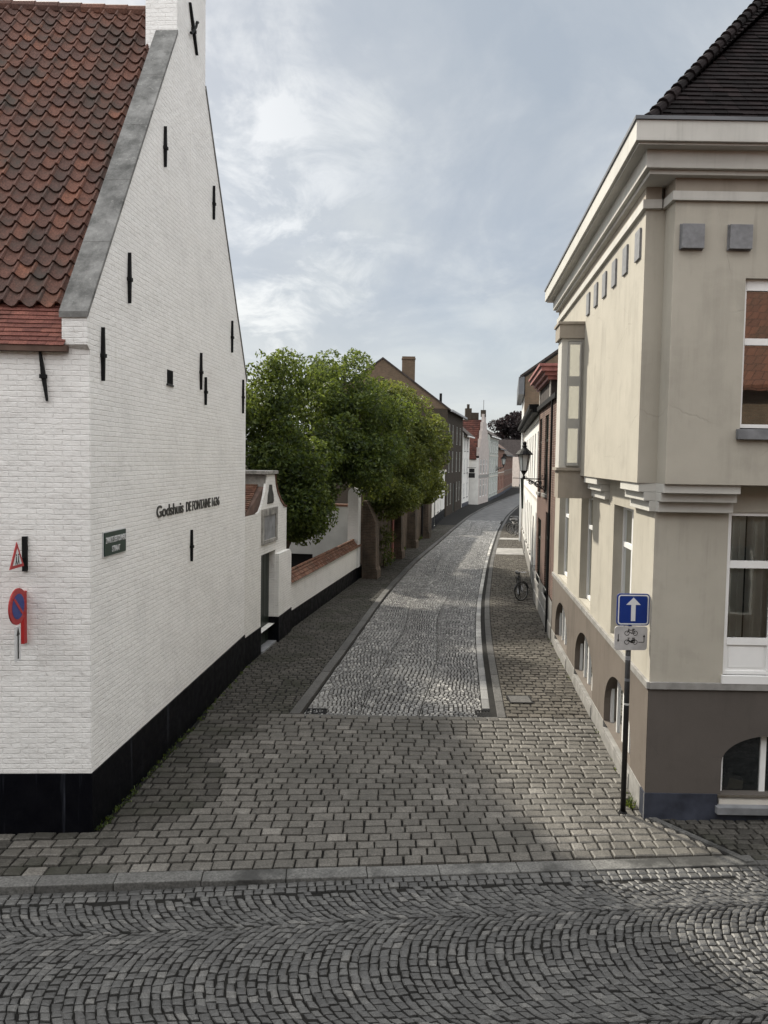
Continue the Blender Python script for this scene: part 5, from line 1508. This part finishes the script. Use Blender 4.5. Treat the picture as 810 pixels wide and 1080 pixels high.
def lantern(label, x, y, zarm, wallx, wally, side, scale=1.0, group=None):
    root = thing('street_lamp', label, 'street lamp', (wallx, wally, zarm), group)
    k = scale
    dirv = Vector((x - wallx, y - wally, 0)); Ld = dirv.length; dirv.normalize()
    A = lambda s, z: Vector((wallx, wally, zarm + z)) + dirv * s
    m = MB()
    m.tube([A(0.0, 0), A(Ld + 0.05, 0)], 0.018 * k, 8)
    m.tube([A(0.02, -0.42 * k), A(0.02, 0.16 * k)], 0.024 * k, 8)
    # scrolls under the arm
    def spiral(cs, cz, r0, turns, a0, sgn):
        return [A(cs + r0 * (1 - 0.8 * i / 22) * math.cos(a0 + sgn * turns * 6.283 * i / 22), cz + r0 * (1 - 0.8 * i / 22) * math.sin(a0 + sgn * turns * 6.283 * i / 22)) for i in range(23)]
    m.tube([A(0.02, -0.40 * k)] + [A(0.02 + (Ld - 0.1) * t, (-0.40 + 0.36 * math.sin(t * 1.5708)) * k) for t in (.2, .4, .6, .8, 1)], 0.014 * k, 6)
    m.tube(spiral(0.28 * k, -0.15 * k, 0.13 * k, 1.6, 2.2, 1), 0.020 * k, 6); m.tube(spiral(0.52 * k, -0.10 * k, 0.085 * k, 1.4, 2.6, 1), 0.018 * k, 6); m.tube(spiral(0.13 * k, -0.26 * k, 0.07 * k, 1.3, 1.0, -1), 0.016 * k, 6)
    m.tube(spiral(0.15 * k, 0.09 * k, 0.06 * k, 1.3, -1.5, 1), 0.010 * k, 6)
    m.build('bracket', 'iron', root)
    c = (x, y, zarm)
    m = MB(); m.lathe(c, [(0.03 * k, 0.0), (0.05 * k, 0.04 * k), (0.025 * k, 0.12 * k), (0.10 * k, 0.24 * k), (0.115 * k, 0.27 * k)], 12)
    m.build('stem', 'iron', root)
    lan = MB()
    for i in range(6):
        a = 2 * math.pi * i / 6
        lan.tube([(x + 0.115 * k * math.cos(a), y + 0.115 * k * math.sin(a), zarm + 0.26 * k), (x + 0.20 * k * math.cos(a), y + 0.20 * k * math.sin(a), zarm + 0.80 * k)], 0.009 * k, 5)
    lan.tube([(x + 0.2 * k * math.cos(2 * math.pi * i / 6), y + 0.2 * k * math.sin(2 * math.pi * i / 6), zarm + 0.80 * k) for i in range(7)], 0.012 * k, 5)
    lan.build('cage', 'iron', root)
    m = MB(); m.lathe(c, [(0.105 * k, 0.27 * k), (0.19 * k, 0.80 * k)], 6); m.build('glazing', 'frost_glass', root)
    m = MB(); m.lathe(c, [(0.285 * k, 0.78 * k), (0.285 * k, 0.80 * k), (0.20 * k, 0.90 * k), (0.11 * k, 0.97 * k), (0.07 * k, 1.02 * k), (0.085 * k, 1.07 * k), (0.06 * k, 1.10 * k), (0.07 * k, 1.18 * k), (0.02 * k, 1.22 * k)], 16)
    m.build('hood', 'iron', root)
lantern('black wrought iron lantern on scroll bracket at the near brick house', 4.55, 25.1, 4.62, 5.30, 25.2, -1, 1.0, 'bracket lanterns over the street')
lantern('distant black bracket lantern over the far end of the street', 16.1, 104.2, 4.3, 14.95, 104.3, 1, 1.5, 'bracket lanterns over the street')

def hanging_sign():
    o = thing('hanging_sign', 'small black hanging sign box at the corner of the narrow white house', 'sign', (9.5, 87.2, 3.6))
    F = Fr((9.40, 87.2), (1, -0.25), +1)
    m = MB(); m.box(F, 0.15, 0.85, -0.1, 0.1, 3.2, 3.75); m.box(F, 0.2, 0.8, -0.08, 0.08, 3.8, 4.25); m.build('board', 'black_paint', o, bevel=0.02)
    m = MB(); m.tube([F(0, 0, 4.35), F(0.95, 0, 4.35)], 0.03, 6); m.tube([F(0.5, 0, 4.35), F(0.5, 0, 3.7)], 0.015, 5); m.build('bracket', 'iron', o)
hanging_sign()

def flag():
    o = thing('shop_banner', 'dark narrow banner hanging from the white terrace wall', 'banner', (8.0, 46, 3.0))
    F = Fr((8.40, 46.0), (-1, 0.15), -1)
    m = MB()
    for i in range(12):
        z0, z1 = 2.35 + i * 0.15, 2.35 + (i + 1) * 0.15
        f = lambda z: 0.05 + 0.05 * (z - 2.35) / 1.8
        m.hexa([F(0.05, -.02, z0), F(0.05 + f(z0) * 2, -.02, z0), F(0.05 + f(z0) * 2, .02, z0), F(0.05, .02, z0), F(0.05, -.02, z1), F(0.05 + f(z1) * 2, -.02, z1), F(0.05 + f(z1) * 2, .02, z1), F(0.05, .02, z1)])
    m.build('cloth', 'door_green', o)
    m = MB(); m.tube([F(-0.05, 0, 4.17), F(0.7, 0, 4.17)], 0.02, 6); m.build('rod', 'iron', o)
flag()

def bicycle(label, loc, rotz, turn=0.0, group=None):
    root = thing('bicycle', label, 'bicycle', (0, 0, 0), group)
    R_ = 0.345
    def V(x, z, y=0): return Vector((x, y, z))
    def wheel(cx, ang):
        ca, sa = math.cos(ang), math.sin(ang)
        pt = lambda a, r: Vector((cx + r * math.cos(a) * ca, r * math.cos(a) * sa, R_ + r * math.sin(a)))
        m = MB(); m.tube([pt(2 * math.pi * i / 24, R_ - 0.02) for i in range(25)], 0.02, 6, False); w = m.build('wheel', 'rubber', root)
        m = MB()
        m.tube([pt(2 * math.pi * i / 24, R_ - 0.045) for i in range(25)], 0.008, 5, False)
        for i in range(12): m.tube([pt(0, 0), pt(2 * math.pi * i / 12, R_ - 0.045)], 0.003, 3)
        m.build('spokes', 'chrome', w)
        m = MB(); m.tube([pt(rad(10 + 160 * i / 14), R_ + 0.03) for i in range(15)], 0.022, 5, True); m.build('mudguard', 'black_paint', root)
    wheel(-0.53, 0); wheel(0.53, turn)
    m = MB()
    bb, seat, head, crown = V(-0.10, 0.29), V(-0.24, 0.80), V(0.33, 0.86), V(0.37, 0.70)
    for a, b in ((bb, seat), (bb, crown), (V(-0.22, 0.72), head), (V(-0.53, R_), bb), (V(-0.53, R_), V(-0.23, 0.74)), (crown, head), (crown, V(0.53, R_)), (head, V(0.30, 1.02))):
        m.tube([a, b], 0.017, 7)
    m.build('frame', 'black_paint', root)
    ca, sa = math.cos(turn), math.sin(turn)
    m = MB(); q = lambda x, y: Vector((0.30 + x * ca - y * sa, x * sa + y * ca, 1.03))
    m.tube([q(-0.22, -0.29), q(-0.05, -0.27), q(0.04, -0.12), q(0.04, 0.12), q(-0.05, 0.27), q(-0.22, 0.29)], 0.013, 6); m.build('handlebar', 'chrome', root)
    m = MB(); m.hexa([(-0.38, -0.08, 0.86), (-0.12, -0.025, 0.88), (-0.12, 0.025, 0.88), (-0.38, 0.08, 0.86), (-0.39, -0.10, 0.92), (-0.11, -0.03, 0.92), (-0.11, 0.03, 0.92), (-0.39, 0.10, 0.92)]); m.tube([(-0.24, 0, 0.78), (-0.26, 0, 0.88)], 0.013, 6); m.build('saddle', 'rubber', root, bevel=0.015)
    m = MB(); m.tube([(-0.10 + 0.09 * math.cos(i * .524), 0.04, 0.29 + 0.09 * math.sin(i * .524)) for i in range(13)], 0.008, 5, False); m.tube([(-0.10, -0.08, 0.29), (-0.02, -0.09, 0.15)], 0.011, 5); m.tube([(-0.10, 0.08, 0.29), (-0.18, 0.09, 0.43)], 0.011, 5); m.build('crank', 'chrome', root)
    m = MB()
    for y in (-0.06, 0, 0.06): m.tube([(-0.80, y, 0.73), (-0.34, y, 0.75)], 0.008, 5)
    m.tube([(-0.62, -0.06, 0.73), (-0.53, -0.05, R_)], 0.007, 5); m.tube([(-0.62, 0.06, 0.73), (-0.53, 0.05, R_)], 0.007, 5); m.build('rack', 'black_paint', root)
    root.location = loc; root.rotation_euler = rotz if isinstance(rotz, tuple) else (0, 0, rotz)
    return root
bk = bicycle('dark bicycle leaning on the white terrace, its front wheel turned out', (5.13, 28.35, PZ + 0.005), (rad(5), 0, rad(-94)), rad(-50))
bp = bicycle('black bicycle in the parked cluster, nearest of them', (8.95, 52.8, PZ + 0.005), rad(96), rad(20), 'bicycles parked on the far right pavement')
for i, (x, y, a, lb) in enumerate(((9.35, 54.4, 70, 'black bicycle in the parked cluster, slanting across the pavement'), (9.5, 56.0, 84, 'black bicycle in the parked cluster, farthest of them'), (9.1, 53.6, 110, 'black bicycle in the parked cluster, turned the other way'))):
    b = dup(bp, (x, y, PZ + 0.005), rad(a)); b['label'] = lb

def grate(label, x, y):
    o = thing('drain_grate', label, 'drain', (x, y, SZ), 'iron drain grates at the crossing')
    m = MB(); w = 0.19
    m.wbox(x - w, x + w, y - w, y + w, 0.0, SZ + 0.006); m.build('pit', 'dark_void', o)
    m = MB()
    for s in (-1, 1):
        m.wbox(x - w, x + w, y + s * w - 0.015, y + s * w + 0.015, 0.0, SZ + 0.022); m.wbox(x + s * w - 0.015, x + s * w + 0.015, y - w + 0.015, y + w - 0.015, 0.0, SZ + 0.0215)
    for i in range(6):
        t = -w + (i + 0.7) * 2 * w / 6.4
        m.wbox(x + t - 0.010, x + t + 0.010, y - w + 0.015, y + w - 0.015, 0.01, SZ + 0.018)
    m.build('grid', 'iron', o)
grate('iron drain grate at the left kerb where the street begins', -1.30, 15.36)
grate('iron drain grate at the right kerb where the street begins', 2.16, 15.42)

def manhole():
    o = thing('manhole_cover', 'square dark utility cover set in the right pavement', 'cover', (2.98, 16.2, PZ))
    m = MB(); m.wbox(2.72, 3.22, 15.95, 16.45, 0.02, PZ + 0.014); m.build('frame', 'iron', o)
    m = MB(); m.wbox(2.75, 3.19, 15.98, 16.42, 0.02, PZ + 0.018); m.build('lid', 'kerb_dark', o)
manhole()

# ------------------------------------------------------------------ trees and weeds
def leaves(mb, c, r, n, size, flat=0.85):
    """leaf blades spread through one clump, denser near its skin"""
    for _ in range(n):
        while True:
            d = Vector((rnd(-1, 1), rnd(-1, 1), rnd(-1, 1)))
            if 0.05 < d.length < 1: break
        d = d.normalized() * (d.length ** 0.45)
        p = Vector(c) + Vector((d.x * r, d.y * r, d.z * r * flat))
        nrm = (d.normalized() * 0.6 + Vector((rnd(-1, 1), rnd(-1, 1), rnd(-0.4, 1.2)))).normalized()
        u = nrm.orthogonal().normalized(); u = (Matrix.Rotation(rnd(0, 6.28), 3, nrm) @ u); v = nrm.cross(u)
        L, W = size * rnd(0.7, 1.3), size * rnd(0.38, 0.62)
        dr = nrm * (-0.22 * L)
        mb.add([p - u * L * 0.5, p + v * W * 0.5 + dr * 0.1, p + u * L * 0.5 + dr, p - v * W * 0.5 + dr * 0.1], [(0, 1, 2, 3)])

def tree(name, label, base, lobes, mat, size, per, trunk_r, group, clumps=9, cr=(0.45, 0.85), top=None, seed=1):
    random.seed(seed)
    root = thing(name, label, 'tree', base, group)
    m = MB(); b = Vector(base)
    cen = sum((Vector(l[0]) for l in lobes), Vector()) / len(lobes)
    fork = b + (cen - b) * 0.45; fork.z = b.z + (cen.z - b.z) * 0.6
    m.tube([b - Vector((0, 0, 0.1)), b + Vector((0.03, 0.02, 0.8)), b.lerp(fork, 0.6) + Vector((rnd(-.08, .08), rnd(-.08, .08), 0)), fork], [trunk_r * 1.35, trunk_r, trunk_r * 0.85, trunk_r * 0.7], 10)
    for (c, r) in lobes:
        c = Vector(c); mid = fork.lerp(c, 0.5) + Vector((rnd(-.2, .2), rnd(-.2, .2), 0.15))
        m.tube([fork, mid, c, c + Vector((rnd(-.2, .2), rnd(-.2, .2), r[2] * 0.7))], [trunk_r * 0.5, trunk_r * 0.32, trunk_r * 0.18, 0.01], 7)
        for _ in range(5):
            d = Vector((rnd(-1, 1) * r[0], rnd(-1, 1) * r[1], rnd(-.6, 1) * r[2])) * 0.8
            m.tube([mid.lerp(c, rnd(0.3, 1)), c + d * 0.5, c + d], [trunk_r * 0.14, trunk_r * 0.08, 0.006], 5)
    m.build('trunk', 'bark', root, smooth=True)
    m = MB()
    for (c, r) in lobes:
        for _ in range(clumps):
            while True:
                d = Vector((rnd(-1, 1), rnd(-1, 1), rnd(-1, 1)))
                if 0.25 < d.length < 1: break
            d = d.normalized() * (d.length ** 0.5)
            k = rnd(*cr)
            leaves(m, (c[0] + d.x * r[0], c[1] + d.y * r[1], c[2] + d.z * r[2]), k, int(per * k * k), size)
        leaves(m, c, max(r) * 0.62, int(per * 0.7), size)
        for _ in range(16):                          # loose twigs breaking the outline
            d = Vector((rnd(-1, 1), rnd(-1, 1), rnd(-0.3, 1))).normalized()
            e = Vector(c) + Vector((d.x * r[0], d.y * r[1], d.z * r[2])) * rnd(1.0, 1.22)
            leaves(m, e, rnd(0.14, 0.28), 16, size)
    m.build('crown', mat, root)
    return root
GRP = 'trees behind the garden wall'
tree('garden_tree', 'dark green leafy tree hanging over the gate portal, leftmost of the garden trees', (-5.6, 27.4, 0),
     [((-4.7, 26.4, 6.4), (1.6, 1.6, 1.2)), ((-3.6, 26.9, 7.5), (1.2, 1.3, 1.3)), ((-3.5, 26.4, 5.4), (1.7, 1.6, 1.4)), ((-5.6, 27.2, 5.2), (1.4, 1.6, 2.2)), ((-3.2, 26.4, 4.5), (1.1, 1.3, 1.1)), ((-4.0, 26.0, 4.0), (1.7, 1.2, 1.2)), ((-2.8, 26.3, 3.6), (0.7, 1.0, 0.8)), ((-5.4, 28.5, 6.6), (1.5, 1.4, 1.2)), ((-7.4, 25.6, 7.4), (1.7, 1.8, 2.0)), ((-8.2, 26.6, 8.4), (1.8, 1.8, 1.8)), ((-7.2, 26.8, 8.6), (1.2, 1.3, 1.2)), ((-3.0, 26.2, 3.2), (0.8, 0.9, 0.6))], 'leaf_dark', 0.15, 800, 0.19, GRP, 13, (0.42, 0.8), seed=3)
tree('garden_tree', 'added dark green tree out of sight behind the white gable, shading the crossing', (-6.4, 23.4, 0),  # added out of view, crown shaped to keep sun off the crossing
     [((-6.9, 23.2, 8.3), (1.5, 1.7, 2.0)), ((-6.2, 22.6, 6.4), (1.3, 1.5, 1.5)), ((-8.0, 24.2, 10.0), (1.7, 1.6, 1.5)), ((-6.6, 24.6, 8.6), (1.3, 1.3, 1.6)), ((-8.0, 22.8, 7.6), (1.5, 1.5, 1.8)), ((-7.2, 23.0, 10.4), (1.2, 1.2, 1.0))], 'leaf_dark', 0.16, 1000, 0.18, GRP, 16, (0.5, 0.85), seed=31)
tree('garden_tree', 'dark green leafy tree over the low garden wall, middle of the garden trees', (-4.4, 31.6, 0),
     [((-1.7, 31.4, 8.1), (1.2, 1.3, 1.35)), ((-2.7, 30.2, 7.1), (1.3, 1.4, 1.3)), ((-1.0, 30.6, 6.5), (1.6, 1.4, 1.4)), ((-1.9, 29.4, 5.4), (1.6, 1.5, 1.3)), ((-0.5, 30.4, 5.5), (1.4, 1.4, 1.1)), ((-3.2, 28.9, 4.2), (1.2, 1.2, 1.0)), ((-0.4, 31.8, 7.2), (1.1, 1.2, 1.1)), ((-0.7, 29.6, 5.0), (1.1, 1.1, 0.8)), ((-3.2, 29.2, 5.6), (1.3, 1.3, 1.6)), ((-3.1, 28.2, 3.5), (0.9, 0.9, 0.8)), ((-3.9, 28.0, 3.5), (1.0, 0.9, 0.9)), ((-2.3, 29.4, 4.9), (0.9, 0.9, 0.7))], 'leaf_dark', 0.15, 830, 0.2, GRP, 13, (0.42, 0.8), seed=7)
tree('garden_tree', 'yellowish green tree over the brick wall, rightmost and lightest of the garden trees', (-1.2, 38.2, 0),
     [((0.3, 36.6, 7.2), (1.5, 1.4, 1.4)), ((1.6, 37.6, 6.5), (1.2, 1.5, 1.2)), ((0.7, 35.8, 5.6), (1.8, 1.5, 1.4)), ((2.1, 37.8, 5.2), (1.2, 1.4, 1.1)), ((0.3, 34.4, 4.3), (1.4, 1.2, 0.9)), ((0.2, 37.4, 8.0), (0.9, 0.9, 0.8)), ((1.3, 36.4, 4.3), (1.3, 1.2, 0.8)), ((-0.2, 35.0, 6.4), (1.4, 1.4, 1.5)), ((0.2, 33.6, 3.6), (0.9, 0.9, 0.6)), ((1.9, 38.6, 4.0), (1.1, 1.2, 0.8))], 'leaf_light', 0.16, 760, 0.18, GRP, 13, (0.42, 0.8), seed=12)
tree('beech_tree', 'dark copper beech rising over the roofs at the end of the street', (33, 192, 0),
     [((30, 190, 11.5), (4, 4, 3.5)), ((35, 191, 13), (4.5, 4, 3.5)), ((32.5, 190, 14.5), (3.5, 3, 2.6)), ((39, 192, 12.5), (4, 4, 4))], 'leaf_copper', 0.75, 60, 0.45, None, 14, (1.2, 2.3), seed=5)

def weeds():
    random.seed(21)
    m = MB()
    def tuft(x, y, n, h):
        for _ in range(n):
            a, L = rnd(0, 6.28), h * rnd(0.5, 1.2)
            d = Vector((math.cos(a), math.sin(a), 0)); w = Vector((-d.y, d.x, 0)) * rnd(0.004, 0.010) * (1 + h * 4)
            b = Vector((x + rnd(-.04, .04), y + rnd(-.04, .04), PZ - 0.01)); t = b + d * L * 0.55 + Vector((0, 0, L)); mid = b + d * L * 0.2 + Vector((0, 0, L * .6))
            m.add([b - w * .5, b + w * .5, mid + w, mid - w, t], [(0, 1, 2, 3), (3, 2, 4)])
    for _ in range(110):
        y = 10.15 + 9 * random.random() ** 1.3
        tuft(-3.88 + 0.069 * (y - 10.15) + rnd(0.03, 0.14), y, 9, rnd(0.02, 0.06))
    for _ in range(9): tuft(3.72 + rnd(-.05, .05), 11.25 + rnd(-.12, .12), 7, rnd(0.05, 0.14))
    for _ in range(26):
        y = rnd(34, 50); tuft(WL(y) + 0.15, y, 14, rnd(0.05, 0.3))
    for _ in range(40):
        y = rnd(11, 22); tuft(WR(y) - 0.06, y, 5, rnd(0.015, 0.04))
    stuff(m.build('weeds', 'leaf_dark'))['label'] = 'small weeds and moss growing along the foot of the walls'
    o = thing('climbing_plant', 'bushy green plant climbing at the foot of the brick wall', 'plant', (0.35, 36.6, PZ))
    m = MB()
    for k in range(7): leaves(m, (0.12 + 0.02 * k + rnd(-.2, .2), 36.0 + rnd(-.5, .5), 0.35 + 0.25 * k), 0.32, 90, 0.12)
    m.build('leaves', 'leaf_dark', o)
    m = MB(); m.tube([(0.0, 36.0, 0.05), (0.1, 36.1, 1.0), (0.15, 36.0, 1.9)], [0.03, 0.02, 0.01], 6); m.build('stem', 'bark', o)
weeds()
